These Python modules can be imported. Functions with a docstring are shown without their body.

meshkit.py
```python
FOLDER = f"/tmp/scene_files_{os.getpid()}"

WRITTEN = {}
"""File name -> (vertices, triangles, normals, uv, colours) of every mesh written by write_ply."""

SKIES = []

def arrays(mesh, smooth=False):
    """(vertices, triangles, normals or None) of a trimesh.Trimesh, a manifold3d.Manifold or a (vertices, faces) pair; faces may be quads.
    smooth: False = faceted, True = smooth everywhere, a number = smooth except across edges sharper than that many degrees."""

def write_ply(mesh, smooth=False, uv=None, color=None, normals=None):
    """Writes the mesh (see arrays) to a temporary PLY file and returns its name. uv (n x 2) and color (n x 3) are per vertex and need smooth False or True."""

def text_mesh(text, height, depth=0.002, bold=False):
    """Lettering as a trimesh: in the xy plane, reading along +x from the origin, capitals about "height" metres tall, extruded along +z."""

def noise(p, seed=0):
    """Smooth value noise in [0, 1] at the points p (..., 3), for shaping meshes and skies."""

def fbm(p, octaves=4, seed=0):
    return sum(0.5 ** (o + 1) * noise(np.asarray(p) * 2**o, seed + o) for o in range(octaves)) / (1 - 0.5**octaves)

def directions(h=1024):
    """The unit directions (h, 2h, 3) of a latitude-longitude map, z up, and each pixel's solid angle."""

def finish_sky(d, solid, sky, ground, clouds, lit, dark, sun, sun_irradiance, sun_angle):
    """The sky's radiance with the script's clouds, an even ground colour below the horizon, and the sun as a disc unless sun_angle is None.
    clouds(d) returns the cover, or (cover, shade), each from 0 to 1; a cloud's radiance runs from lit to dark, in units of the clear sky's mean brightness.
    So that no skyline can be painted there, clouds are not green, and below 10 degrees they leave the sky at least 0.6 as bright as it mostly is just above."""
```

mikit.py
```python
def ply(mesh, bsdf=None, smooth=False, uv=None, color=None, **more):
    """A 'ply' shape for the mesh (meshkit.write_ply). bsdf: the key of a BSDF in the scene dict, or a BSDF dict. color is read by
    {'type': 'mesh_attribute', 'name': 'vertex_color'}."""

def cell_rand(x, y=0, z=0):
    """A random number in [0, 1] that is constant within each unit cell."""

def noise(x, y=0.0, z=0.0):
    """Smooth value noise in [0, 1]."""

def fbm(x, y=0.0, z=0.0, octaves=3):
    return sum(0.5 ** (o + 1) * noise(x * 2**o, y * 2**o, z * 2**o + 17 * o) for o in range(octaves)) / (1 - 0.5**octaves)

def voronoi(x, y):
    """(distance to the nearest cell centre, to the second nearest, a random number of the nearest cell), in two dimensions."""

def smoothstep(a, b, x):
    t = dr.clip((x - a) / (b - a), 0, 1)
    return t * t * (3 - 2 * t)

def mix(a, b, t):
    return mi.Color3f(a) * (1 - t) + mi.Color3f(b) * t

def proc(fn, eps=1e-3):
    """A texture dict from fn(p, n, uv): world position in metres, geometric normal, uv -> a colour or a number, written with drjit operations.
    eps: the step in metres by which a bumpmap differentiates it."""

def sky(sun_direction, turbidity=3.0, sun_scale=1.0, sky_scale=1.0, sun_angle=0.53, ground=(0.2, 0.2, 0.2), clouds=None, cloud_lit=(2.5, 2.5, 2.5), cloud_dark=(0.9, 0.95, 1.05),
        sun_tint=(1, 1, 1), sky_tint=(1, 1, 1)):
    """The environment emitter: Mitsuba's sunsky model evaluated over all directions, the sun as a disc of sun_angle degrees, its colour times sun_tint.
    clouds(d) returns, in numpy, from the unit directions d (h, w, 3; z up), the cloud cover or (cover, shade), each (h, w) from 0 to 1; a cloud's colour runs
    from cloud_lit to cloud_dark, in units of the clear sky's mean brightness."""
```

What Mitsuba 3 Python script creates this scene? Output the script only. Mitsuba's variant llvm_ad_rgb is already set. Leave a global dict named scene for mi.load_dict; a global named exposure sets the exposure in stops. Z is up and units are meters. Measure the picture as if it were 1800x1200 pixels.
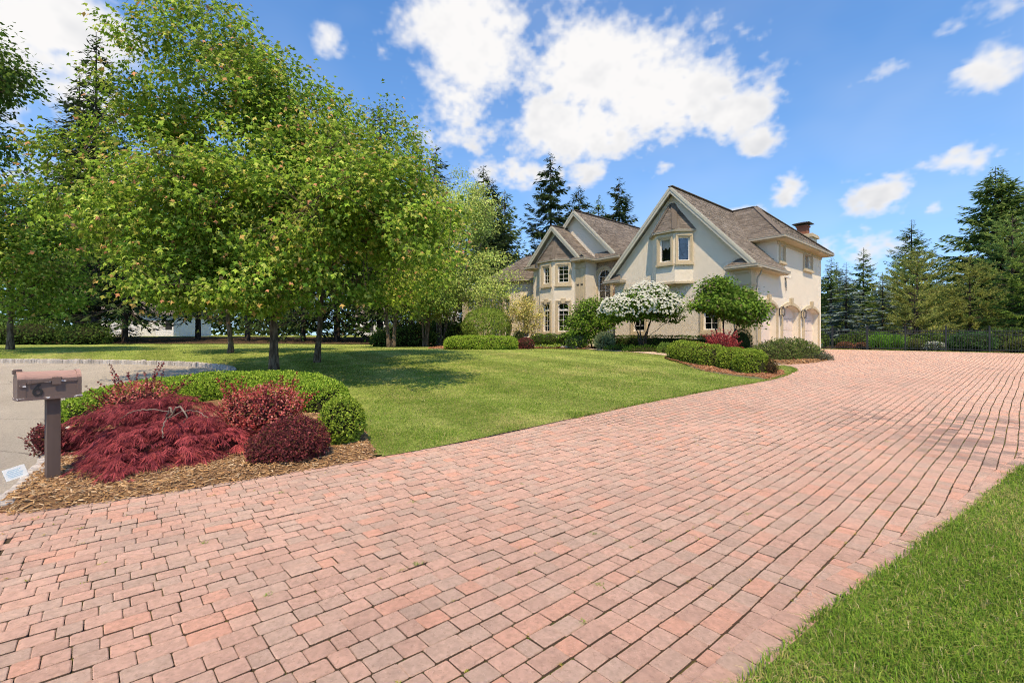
import math, numpy as np, trimesh, shapely, mitsuba as mi, drjit as dr, mikit, meshkit
from shapely.geometry import Polygon, LineString, box as sbox
from shapely import affinity
from scipy.interpolate import PchipInterpolator, splprep, splev
from scipy.spatial import cKDTree

# ------------------------------------------------------------------ camera, sky, exposure
T = mi.ScalarTransform4f
EYE = 1.45
scene, labels = {}, {}
scene['camera'] = dict(type='perspective', fov=96.73, fov_axis='x', near_clip=0.05, far_clip=3000.0,
                       to_world=T().look_at(origin=[0, 0, EYE], target=[0, 1, EYE], up=[0, 0, 1]))
exposure = 1.5
SUN = (-0.01, -0.61, 1.0)
# clouds: (azimuth deg from the view axis, elevation deg, half width, half height, strength)
CLOUDS = [(-5.0,32.5,7.5,8.0,1.0),(-7,27.5,5,4.5,.9),(12,30.5,9.5,5.6,1.1),(18,27,8.5,4.6,1.1),(9,24.8,10,4.2,1.05),(-8,24.2,5.5,2.6,.75),
          (25.5,24.5,4.6,2.7,1.0),(28.3,21.5,2.4,2.2,.85),(22,31.2,6,1.5,.5),(1,20.2,5,2.2,.85),(9.5,20.0,3,1.9,.8),(6,22.3,4,1.8,.7),
          (-22,31.8,2.2,1.9,.75),(18,19.5,1.6,1.0,.6),(31,15.8,2.1,1.6,.85),(39,14.0,2.7,2.1,.92),(43,12.2,1.3,1.0,.7),
          (45,15.5,3.2,1.7,.85),(46.3,22.5,2.4,2.3,.82),(39.6,24.5,3.5,.9,.5),(42,30,3.0,.7,.42),(46,27.5,2.5,2.6,.5),(46,30,1.8,1.1,.8),
          (26,14.3,2.6,.9,.7),(38,9.2,4.0,2.2,.8),(33.5,9.6,3,1.6,.75),(-47,26,7,5.0,1.1),(-44,21.5,4,3,.9),(-50,20,5,4,.8),(-43,15,4,3,.6),
          (-70,30,9,5,1),(75,20,8,4,1),(110,28,10,6,1),(-120,25,11,6,1),(160,32,12,6,1),(60,38,7,4,.9),(-30,50,9,5,.8),(5,62,10,6,.8)]
def clouds(d):
    az = np.degrees(np.arctan2(d[..., 0], d[..., 1])); el = np.degrees(np.arcsin(np.clip(d[..., 2], -1, 1)))
    q = d / np.maximum(0.25, np.abs(d[..., 2:]) * .6 + .4)
    n1 = meshkit.fbm(q * 9, 6, 3); n2 = meshkit.fbm(q * 30, 4, 9)
    wx = (meshkit.fbm(q * 6, 3, 21) - .5) * 2.6; wy = (meshkit.fbm(q * 6, 3, 33) - .5) * 2.2
    dens = np.zeros(az.shape)
    for a, e, rx, ry, s in CLOUDS:
        da = (az - a + 180) % 360 - 180
        r2 = ((da * np.cos(np.radians(e)) + wx) / (rx * 1.02)) ** 2 + ((el - e + wy) / (ry * 1.02)) ** 2
        dens = np.maximum(dens, s * np.exp(-r2 * .85))
    n3 = meshkit.fbm(q * 75, 3, 17)
    v = dens * 1.10 + (n1 - .5) * .95 + (n2 - .5) * .62 + (n3 - .5) * .30
    t = np.clip((v - .36) / .58, 0, 1); cover = t * t * (3 - 2 * t) * np.clip(dens * 5, 0, 1)
    haze = .08 * np.clip((meshkit.fbm(q * 3.3, 4, 5) - .45) * 4, 0, 1) + .30 * np.exp(-np.maximum(el, 0) / 11)
    shade = np.clip(.22 + (n1 - .5) * 1.2 + (n2 - .5) * .9 - .03 * (el - 22), 0, .8) * np.clip((v - .5) * 2, 0, 1)
    return np.maximum(cover, haze), shade
scene['sky'] = mikit.sky(SUN, turbidity=2.6, clouds=clouds, cloud_lit=(1.95, 1.92, 1.90), cloud_dark=(1.40, 1.43, 1.50),
                         ground=(.16, .17, .09), sky_tint=(.74, .98, 1.20), sky_scale=1.95, sun_tint=(1.08, 1.0, .88))

# ------------------------------------------------------------------ helpers
RNG = np.random.default_rng
ply = mikit.ply
_ramp = PchipInterpolator([-80, 4, 5, 13.66, 18, 21, 26, 40, 60, 90, 200, 600], [0, 0, .02, .476, .76, .97, 1.06, 1.2, 2.1, 2.8, 4, 6])
def zg(x, y):
    return _ramp(np.clip(y, -80, 600)) - .012 * np.clip(np.asarray(x) - 8, 0, 25)

class MB:
    """collects triangles"""
    def __init__(s): s.v, s.f, s.n, s.c = [], [], 0, []
    def add(s, v, f, c=None):
        v = np.asarray(v, float).reshape(-1, 3); f = np.asarray(f, int).reshape(-1, 3)
        s.v.append(v); s.f.append(f + s.n); s.n += len(v)
        if c is not None: s.c.append(np.broadcast_to(np.asarray(c, float), (len(v), len(np.atleast_2d(c)[0]))))
        return s
    def mesh(s, tr=None):
        v = np.vstack(s.v)
        if tr is not None: v = tr(v)
        return v, np.vstack(s.f)
    def col(s): return np.vstack(s.c)
    def box(s, x0, x1, y0, y1, z0, z1, c=None):
        v = [[x, y, z] for x in (x0, x1) for y in (y0, y1) for z in (z0, z1)]
        return s.add(v, [[0,1,3],[0,3,2],[4,6,7],[4,7,5],[0,4,5],[0,5,1],[2,3,7],[2,7,6],[0,2,6],[0,6,4],[1,5,7],[1,7,3]], c)
    def bar(s, a, b, w, h, up=(0, 0, 1), c=None):
        """box from a to b, w wide, h tall (centred)"""
        a, b, up = map(lambda q: np.asarray(q, float), (a, b, up)); d = b - a; d /= np.linalg.norm(d)
        r = np.cross(d, up); r /= np.linalg.norm(r); u = np.cross(r, d)
        v = [p + r * i * w / 2 + u * j * h / 2 for p in (a, b) for i in (-1, 1) for j in (-1, 1)]
        return s.add(v, [[0,1,3],[0,3,2],[4,6,7],[4,7,5],[0,4,5],[0,5,1],[2,3,7],[2,7,6],[0,2,6],[0,6,4],[1,5,7],[1,7,3]], c)
    def tube(s, p, r, k=6, c=None, cap=True):
        p = np.asarray(p, float); n = len(p); r = np.broadcast_to(r, (n,))
        t = np.gradient(p, axis=0); t /= np.linalg.norm(t, axis=1, keepdims=True) + 1e-12
        a = np.cross(t, np.where(np.abs(t[:, 2:]) < .9, [0, 0, 1.], [1., 0, 0])); a /= np.linalg.norm(a, axis=1, keepdims=True) + 1e-12
        b = np.cross(t, a); an = np.arange(k) * 2 * np.pi / k
        v = p[:, None] + r[:, None, None] * (np.cos(an)[None, :, None] * a[:, None] + np.sin(an)[None, :, None] * b[:, None])
        i, j = np.meshgrid(np.arange(n - 1), np.arange(k), indexing='ij')
        q = np.stack([i*k+j, i*k+(j+1)%k, (i+1)*k+(j+1)%k, (i+1)*k+j], -1).reshape(-1, 4)
        f = np.vstack([q[:, [0,1,2]], q[:, [0,2,3]]]); v = v.reshape(-1, 3)
        if cap:
            v = np.vstack([v, p[:1], p[-1:]]); m = n * k; jj = np.arange(k)
            f = np.vstack([f, np.stack([jj*0+m, (jj+1)%k, jj], 1), np.stack([jj*0+m+1, (n-1)*k+jj, (n-1)*k+(jj+1)%k], 1)])
        return s.add(v, f, c)

def numbered(name):
    """the first free key: name, name_001, ..."""
    used = lambda k: k in scene or k in labels or any(q.startswith(k + '__') for q in _tops.get(k, ()))
    k, i = name, 0
    while used(k) or k in _names: i += 1; k = f'{name}_{i:03d}'
    _names.add(k); return k
_names, _tops = set(), {}
def put(key, mesh, bsdf, smooth=False, color=None, uv=None, kind=None):
    """one entry of the scene under a fresh key"""
    key = numbered(key)
    scene[key] = ply(mesh, bsdf, smooth=smooth, color=color, uv=uv)
    if kind: labels.setdefault(key, {})['kind'] = kind
    return key
def thing(name, label, cat, group=None):
    k = numbered(name); labels[k] = {'label': label, 'category': cat}
    if group: labels[k]['group'] = group
    return k
def struct(key, mesh, bsdf, label=None, **kw):
    k = put(key, mesh, bsdf, **kw); labels[k] = {'kind': 'structure'}
    if label: labels[k]['label'] = label
    return k

def unit(v): return v / (np.linalg.norm(v, axis=-1, keepdims=True) + 1e-12)
def spline(pts, n, closed=False):
    pts = np.asarray(pts, float)
    tck, _ = splprep(pts.T, s=0, k=min(3, len(pts) - 1), per=closed)
    return np.stack(splev(np.linspace(0, 1, n), tck), 1)
def inside(poly, x, y): return shapely.contains_xy(poly, x, y)

def sheet(poly, zfun, cell):
    """polygon as a draped sheet: grid cells, clipped at the rim"""
    x0, y0, x1, y1 = poly.bounds; mb = MB(); shapely.prepare(poly)
    xs = np.arange(math.floor(x0 / cell), math.ceil(x1 / cell)) * cell; ys = np.arange(math.floor(y0 / cell), math.ceil(y1 / cell)) * cell
    gx, gy = np.meshgrid(xs, ys); gx, gy = gx.ravel(), gy.ravel()
    cells = shapely.box(gx, gy, gx + cell, gy + cell)
    full = shapely.contains(poly, cells); part = shapely.intersects(poly, cells) & ~full
    a, b = gx[full], gy[full]; n = len(a)
    if n:
        v = np.stack([np.stack([a, b], 1), np.stack([a+cell, b], 1), np.stack([a+cell, b+cell], 1), np.stack([a, b+cell], 1)], 1).reshape(-1, 2)
        i = np.arange(n)[:, None] * 4
        mb.add(np.c_[v, zfun(v[:, 0], v[:, 1])], np.vstack([i + [0, 1, 2], i + [0, 2, 3]]))
    for c in cells[part]:
        g = shapely.intersection(poly, c)
        for p in getattr(g, 'geoms', [g]):
            if p.geom_type == 'Polygon' and p.area > 1e-6:
                v, f = trimesh.creation.triangulate_polygon(p, engine='earcut')
                if len(f):
                    w = v[f]; cr = np.cross(w[:, 1] - w[:, 0], w[:, 2] - w[:, 0]); f = np.where((cr < 0)[:, None], f[:, ::-1], f)
                    mb.add(np.c_[v, zfun(v[:, 0], v[:, 1])], f)
    return mb.mesh()

# ------------------------------------------------------------------ materials
def rgbd(c): return {'type': 'rgb', 'value': list(map(float, c))}
P_ = mikit.proc
nz, fb, sst, mx = mikit.noise, mikit.fbm, mikit.smoothstep, mikit.mix
def mat(name, color, rough=.8, spec=.3, metal=0., **kw):
    scene[name] = {'type': 'twosided', 'bsdf': {'type': 'principled', 'base_color': color if isinstance(color, dict) else rgbd(color), 'roughness': rough, 'specular': spec, 'metallic': metal, **kw}}
    return name
VC = {'type': 'mesh_attribute', 'name': 'vertex_color'}
scene['m_leaf'] = {'type': 'principledthin', 'base_color': VC, 'roughness': .34, 'spec_trans': 0.0, 'diff_trans': .52, 'eta': 1.5}
scene['m_blade'] = {'type': 'principledthin', 'base_color': VC, 'roughness': .55, 'spec_trans': 0.0, 'diff_trans': .55, 'eta': 1.33}
mat('m_vcol', VC, .85, .2)
mat('m_bark', P_(lambda p, n, uv: mx((.085, .063, .044), (.235, .185, .135), sst(.3, .75, fb(p.x * 22, p.y * 22, p.z * 4.5, 4)))), .95, .1)
mat('m_bark_pale', P_(lambda p, n, uv: mx((.13, .10, .08), (.34, .29, .24), sst(.3, .7, fb(p.x * 14, p.y * 14, p.z * 9, 4)))), .95, .1)
mat('m_bark_dark', P_(lambda p, n, uv: mx((.035, .028, .024), (.10, .083, .07), sst(.3, .75, fb(p.x * 12, p.y * 12, p.z * 3, 3)))), .95, .1)
def _paver(p, n, uv):
    r, s = uv.x, uv.y
    base = mx((.450, .297, .232), (.416, .302, .240), sst(.38, .78, r))
    base = mx(base, (.465, .25, .178), sst(.80, .98, s) * .7)
    big = fb(p.x * .55, p.y * .55, 3., 3)
    base = base * (.91 + .18 * s) * (.90 + .2 * big)
    sp = nz(p.x * 210, p.y * 210, p.z * 90); sp2 = nz(p.x * 90, p.y * 90, 7.)
    base = base * (.80 + .4 * fb(p.x * 48, p.y * 48, 1., 3))
    base = mx(base, (.62, .50, .42), sst(.78, .97, sp) * .38); base = mx(base, (.20, .12, .09), sst(.74, .95, sp2) * .30)
    # old tyre and drip stains on the right hand side of the drive
    d = dr.sqrt(dr.square((p.x - 6.6) * .8 + (p.y - 6.9) * -.45) * .55 + dr.square((p.y - 6.9) * .8 + (p.x - 6.6) * .35) * .22)
    st = sst(1.25, .1, d + (fb(p.x * 1.9, p.y * 1.9, 5., 3) - .5) * 1.5) * sst(.35, .6, fb(p.x * 1.2, p.y * 3.2, 9., 2) * .5 + r * .5)
    st = dr.minimum(st + sst(.66, .86, fb(p.x * .9 + 4, p.y * .9, 2., 3)) * .25, 1)
    base = mx(base, mi.Color3f(.13, .10, .095), st * .62)
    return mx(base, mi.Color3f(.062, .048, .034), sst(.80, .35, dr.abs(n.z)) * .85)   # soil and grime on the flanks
mat('m_paver', P_(_paver), .92, .08)
def _joint(p, n, uv):
    m = fb((p.x * .759 + p.y * .651) * .28, (p.x * .651 - p.y * .759) * 2.1, 8., 3)
    c = mx((.045, .033, .026), (.105, .078, .055), fb(p.x * 30, p.y * 30, 2., 2))
    c = mx(c, (.15, .135, .03), sst(.50, .68, m) * sst(.35, .65, nz(p.x * 11, p.y * 11, 4.)) * .85)
    return mx(c, (.06, .09, .02), sst(.55, .7, fb(p.x * 2.1 + 9, p.y * 2.1, 8., 2)) * .7)
mat('m_joint', P_(_joint), .95, .1)
def _lawn(p, n, uv):
    a = fb(p.x * .55, p.y * .55, 1., 4); b = fb(p.x * 2.6, p.y * 2.6, 4., 3); c = nz(p.x * 34, p.y * 34, 3.); e = fb(p.x * 9, p.y * 9, 6., 3)
    st = sst(-.3, .3, dr.sin((p.x * .80 + p.y * .6) * 2.6 + (a - .5) * 1.5))
    g = mx((.118, .164, .034), (.175, .212, .056), sst(.25, .75, b * .5 + e * .5))
    g = mx(g, (.27, .255, .095), sst(.46, .82, a * .62 + b * .38) * .7)
    g = g * (.70 + .6 * c) * (.87 + .24 * st)
    return g
mat('m_lawn', P_(_lawn), 1.0, .0)
mat('m_soil', P_(lambda p, n, uv: mx((.05, .045, .02), (.13, .12, .045), fb(p.x * 8, p.y * 8, 1., 3))), 1., 0.)
def _asph(p, n, uv):
    s = nz(p.x * 95, p.y * 95, 1.); t = nz(p.x * 48, p.y * 48, 6.)
    g = mx((.24, .222, .188), (.325, .30, .258), fb(p.x * .8, p.y * .8, 2., 4)) * (.72 + .36 * s + .2 * t)
    w1 = dr.abs(p.y - 5.95 + .28 * (p.x + 6) + (fb(p.x * 2, p.y * 2, 3., 3) - .5) * .35); w2 = dr.abs(p.y - 8.2 + .05 * (p.x + 9) + (fb(p.x * 1.5, p.y * 2, 9., 3) - .5) * .4)
    w3 = dr.abs(p.x + 12.2 + .5 * (p.y - 9) + (fb(p.x * 2, p.y * 2, 7., 3) - .5) * .9)
    cr = dr.maximum(dr.maximum(sst(.022, .006, w1), sst(.022, .006, w2)), sst(.03, .008, w3))
    return mx(g, (.09, .08, .07), cr * .75)
mat('m_asphalt', P_(_asph), .92, .2)
def _granite(p, n, uv):
    g = mx((.35, .325, .295), (.54, .51, .47), uv.x) * (.72 + .45 * fb(p.x * 45, p.y * 45, p.z * 45, 3))
    return g
mat('m_granite', P_(_granite), .85, .3)
mat('m_mulch', P_(lambda p, n, uv: mx((.085, .048, .026), (.27, .165, .085), fb(p.x * 38, p.y * 38, p.z * 20, 3))), 1., .05)
mat('m_mulch_red', P_(lambda p, n, uv: mx((.12, .052, .026), (.36, .185, .095), sst(.2, .8, fb(p.x * 24, p.y * 24, p.z * 20, 3)))), 1., .05)
def _stucco(p, n, uv):
    return mx((.72, .662, .545), (.775, .717, .60), fb(p.x * .9, p.y * .9, p.z * .9, 3)) * (.95 + .09 * nz(p.x * 60, p.y * 60, p.z * 60))
scene['m_stucco'] = {'type': 'twosided', 'bsdf': {'type': 'bumpmap', 'scale': .004, 'arbitrary': P_(lambda p, n, uv: fb(p.x * 40, p.y * 40, p.z * 40, 2), 4e-3),
                     'bsdf': {'type': 'principled', 'base_color': P_(_stucco), 'roughness': .95, 'specular': .1}}}
mat('m_tan', P_(lambda p, n, uv: mi.Color3f(.53, .455, .315) * (.93 + .12 * fb(p.x * 5, p.y * 5, p.z * 5, 3))), .8, .2)
mat('m_fascia', P_(lambda p, n, uv: mi.Color3f(.43, .40, .325) * (.95 + .1 * fb(p.x * 3, p.y * 3, p.z * 3, 2))), .6, .3)
mat('m_rake', (.50, .49, .41), .55, .3)
mat('m_white', (.72, .71, .68), .45, .4)
mat('m_garage', (.74, .645, .565), .55, .3)
def _shingle(p, n, uv):
    g = mx((.122, .104, .086), (.195, .172, .145), uv.x); g = mx(g, (.245, .215, .185), sst(.7, 1., uv.y) * .6)
    return g * (.75 + .5 * nz(p.x * 55, p.y * 55, p.z * 55)) * (.9 + .2 * fb(p.x * .7, p.y * .7, p.z * .7, 2))
mat('m_shingle', P_(_shingle), .95, .1)
scene['m_pane'] = {'type': 'thindielectric', 'int_ior': 1.62}
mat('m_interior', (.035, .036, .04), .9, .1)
mat('m_curtain', (.55, .54, .52), .9, .1)
mat('m_brick', P_(lambda p, n, uv: mx((.22, .09, .06), (.30, .145, .095), fb(p.x * 8, p.y * 8, p.z * 12, 2))), .9, .1)
mat('m_stone', P_(lambda p, n, uv: mx(mx((.30, .26, .22), (.42, .30, .21), uv.x), (.40, .19, .11), sst(.82, .95, uv.y)) * (.7 + .6 * fb(p.x * 14, p.y * 14, p.z * 14, 3))), .9, .15)
mat('m_black', (.022, .023, .026), .45, .5)
mat('m_dark_metal', (.06, .055, .05), .5, .5)
def _mbox(p, n, uv):
    w = fb(p.x * 9, p.y * 9, p.z * 9, 3); top = sst(.02, .45, n.z)
    c = mx((.135, .100, .087), (.165, .124, .108), w)
    return mx(c, (.43, .275, .225), sst(.30, .62, top * .8 + (w - .5) * .5))   # chalky sun-bleached paint on the round top
mat('m_mailbox', P_(_mbox), .5, .4)
mat('m_post', P_(lambda p, n, uv: mx((.098, .071, .061), (.13, .097, .085), fb(p.x * 30, p.y * 30, p.z * 2.5, 3))), .7, .3)
mat('m_worn', P_(lambda p, n, uv: mx((.16, .12, .11), (.66, .66, .66), sst(.56, .64, fb(p.x * 22, p.y * 22, p.z * 22, 3)))), .6, .3)
mat('m_card', (.74, .78, .80), .6, .2)
mat('m_print', (.30, .50, .68), .7, .2)
scene['m_lampglass'] = {'type': 'thindielectric', 'int_ior': 1.5}
mat('m_siding', (.74, .74, .76), .6, .2)
mat('m_path', P_(lambda p, n, uv: mx((.40, .31, .23), (.50, .40, .31), fb(p.x * 9, p.y * 9, 2., 3))), .9, .1)
# ------------------------------------------------------------------ the ground: outlines in metres (x right, y ahead)
D1 = np.array([.759, .651]); QN = np.array([.651, -.759])          # paver rows run along D1
P0 = np.array([10.89, 20.83]); D2 = np.array([-.658, .753])         # the house's near corner; its front runs along D2
def hp(x, y): return P0 + np.outer(np.atleast_1d(y), D1) - np.outer(np.atleast_1d(x), D2)   # house metres -> ground metres
rim_left = spline([(-4.19,3.81),(-2.82,4.68),(-1.62,5.55),(-.41,6.5),(.98,7.75),(3.0,9.45),(5.34,11.2),(6.96,12.38),(8.5,13.9)], 60)
tip = spline([(8.5,13.9),(9.1,14.6),(9.42,15.3),(9.45,15.9),(9.25,16.35)], 14)[1:]
bed_r = spline([(9.67,16.3),(10.97,16.85),(12.11,17.7),(12.85,18.7),(12.9,19.6),(12.3,20.6)], 20)
rim_right = spline([(-.9,.46),(.2,1.30),(.97,1.90),(1.63,2.39),(2.45,2.93),(3.90,3.84),(4.98,4.60),(6.62,5.66),(8.7,7.15),(11,9.4),(15,13.2),(20,17),(27,21),(33,22.6)], 90)
band_out = np.array([(-4.43, 3.84), (-3.65, 2.96), (-2.5, 1.66), (-.6, -.5), (2.5, -4)])
far_edge = np.array([(31.5,22.2),(27.9,24.58),(23.76,27.33),(21.5,28.85),(19.6,30.1),(18.9,28.1)])
garage_line = np.vstack([hp(.02, 10.24), hp(.02, .6)])
drive = Polygon(np.vstack([rim_left, tip, bed_r, garage_line[::-1], far_edge[::-1], rim_right[::-1], [(2.2, -1.5), (4, -4)], band_out[::-1]])).buffer(0)
if drive.geom_type != 'Polygon': drive = max(drive.geoms, key=lambda g: g.area)
kerb_line = spline([(-4.42,3.91),(-5.43,5.3),(-6.58,6.66),(-7.7,8.3),(-8.2,9.8),(-8.35,11.3),(-8.4,12.9),(-8.75,14.3),(-9.7,15.45),(-11.2,16.3),(-13.8,17.0),(-17.3,17.4),(-24,17.6),(-34,17.2)], 400)
road = Polygon(np.vstack([kerb_line, [(-60, 16), (-60, -30), (2.5, -30), (2.5, -4)], band_out[::-1][1:]])).buffer(0)
bed_rim = spline([(-2.0,5.3),(-1.70,5.62),(-1.90,6.05),(-2.12,6.6),(-2.45,7.3),(-2.9,8.3),(-3.7,9.6),(-5,10.5),(-6.5,10.4),(-7.9,10.2)], 50)
mulch_front = Polygon(np.vstack([rim_left[:28][::1][rim_left[:28, 0] < -1.62], bed_rim, kerb_line[(kerb_line[:, 1] < 10.2)][::-1]])).buffer(0)
mulch_front = mulch_front.difference(drive).difference(road)
mulch_island = Polygon(spline([(6.3,18.4),(6.05,16.5),(6.0,15.0),(6.35,13.2),(7.0,12.45),(7.75,13.2),(8.2,13.7),(8.3,14.3),(8.0,15.2),(8.3,16.6),(7.6,17.9),(6.9,18.6)], 60, True)).difference(drive)
path_line = spline([(9.6,15.95),(8.55,17.5),(7.1,18.95),(5.95,20.45),(4.7,22.5),(4.2,24.6),(4.3,26.4)], 60)
path = LineString(path_line).buffer(.42, cap_style=2).difference(drive)
mulch_garage = Polygon(np.vstack([bed_r, hp(.01, 2.2), hp(.01, .0), hp(-.3, -.01), [(9.4,19.9),(8.6,19.0),(9.1,17.6)]])).difference(drive).buffer(0)
mulch_house = Polygon(np.vstack([[(9.2,17.9),(7.75,19.2),(6.5,20.9),(5.3,22.9),(4.8,24.3)], hp(-8.4, -.01), hp(-.3, -.01), [(9.2, 19.6)]])).buffer(0).difference(path.buffer(.02)).difference(mulch_garage)
mulch_left = Polygon(np.vstack([spline([(5.0,21.4),(3.4,23.9),(1.8,24.6),(.2,24.2),(-1.9,23.3),(-4.0,23.9),(-4.6,25.6)], 40), [(-4.4, 33)], hp(-19, -.05), hp(-9.2, -.05)])).buffer(0).difference(path.buffer(.02))
beds = shapely.union_all([mulch_front, mulch_island, mulch_garage, mulch_house, mulch_left])
shapely.prepare(drive)
def mound(x, y):
    x, y = np.asarray(x), np.asarray(y); d = np.minimum(shapely.distance(shapely.points(x, y), drive) / .16, 1)
    return (.03 + .05 * meshkit.fbm(np.stack([x * 2.2, y * 2.2, 0 * x], -1), 3, 4)) * d - .013 * (1 - d)

near_lawn = sbox(-60, -8, 48, 62).difference(shapely.union_all([drive, road, path, beds.buffer(-.04), drive.buffer(.08).intersection(beds.buffer(.1)), road.buffer(.08).intersection(beds.buffer(.1))]))
def lawn_z(x, y): return zg(x, y) + .012 + .02 * (meshkit.fbm(np.stack([x * .9, y * .9, 0 * x], -1), 2, 8) - .5)
nl = sheet(near_lawn, lawn_z, 1.0)
fl = sheet(sbox(-480, -120, 480, 900).difference(sbox(-58, -7, 46, 60)), lambda x, y: zg(x, y) - .12, 20.0)
struct('lawn', nl, 'm_lawn', 'mown green lawn with paler mowing stripes around the brick drive', smooth=True)
struct('ground', fl, 'm_lawn', smooth=True)
struct('road', sheet(road, lambda x, y: zg(x, y) - .10, .8), 'm_asphalt', 'pale cracked asphalt road with a rounded end beside the lawn', smooth=True)
for nm, bed, m, cell in (('mulch_bed', mulch_front, 'm_mulch', .12), ('mulch_bed', mulch_island, 'm_mulch_red', .25), ('mulch_bed', mulch_garage, 'm_mulch', .25), ('mulch_bed', mulch_house, 'm_mulch_red', .5), ('mulch_bed', mulch_left, 'm_mulch_red', .5)):
    struct(nm, sheet(bed, lambda x, y: zg(x, y) + mound(x, y), cell), m, smooth=True)
struct('garden_path', sheet(path, lambda x, y: zg(x, y) + .03, .5), 'm_path', smooth=True)

# ------------------------------------------------------------------ the brick drive
rg = RNG(11)
W = .122
def warp(r, q):
    q2 = q + .05 * np.sin(r * .21 + 1.0) + .012 * np.sin(r * .83 + q * .35) + .004 * np.sin(r * 3.1 + q * 5)
    r2 = r + .05 * np.sin(q * .9 + 2)
    return r2[..., None] * D1 + q2[..., None] * QN
R_, Q_ = [], []
rows = []
for i in range(int(-26 / W), int(9 / W)):
    n = 330; L = rg.choice([.10, .128, .15, .185], n, p=[.14, .32, .32, .22]) * rg.uniform(.96, 1.04, n)
    e = np.concatenate([[0], np.cumsum(L)]) - 4.5 + rg.uniform(0, .2)
    rows.append(np.stack([e[:-1], e[1:], np.full(n, i * W), np.full(n, (i + 1) * W)], 1))
pv = np.vstack(rows)
cen = warp((pv[:, 0] + pv[:, 1]) / 2, (pv[:, 2] + pv[:, 3]) / 2)
edge_r = LineString(rim_right).buffer(.165, single_sided=False)
band_poly = Polygon(np.vstack([band_out, (band_out + [.154, .135])[::-1]]))
core = drive.buffer(.085).difference(edge_r.buffer(-.06)).difference(band_poly.buffer(-.05))
shapely.prepare(core)
ok = inside(core, cen[:, 0], cen[:, 1]) & (cen[:, 1] > -1.5)
pv, cen = pv[ok], cen[ok]
half = np.stack([(pv[:, 1] - pv[:, 0]) / 2, (pv[:, 3] - pv[:, 2]) / 2], 1)
mid = np.stack([(pv[:, 0] + pv[:, 1]) / 2, (pv[:, 2] + pv[:, 3]) / 2], 1)
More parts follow.
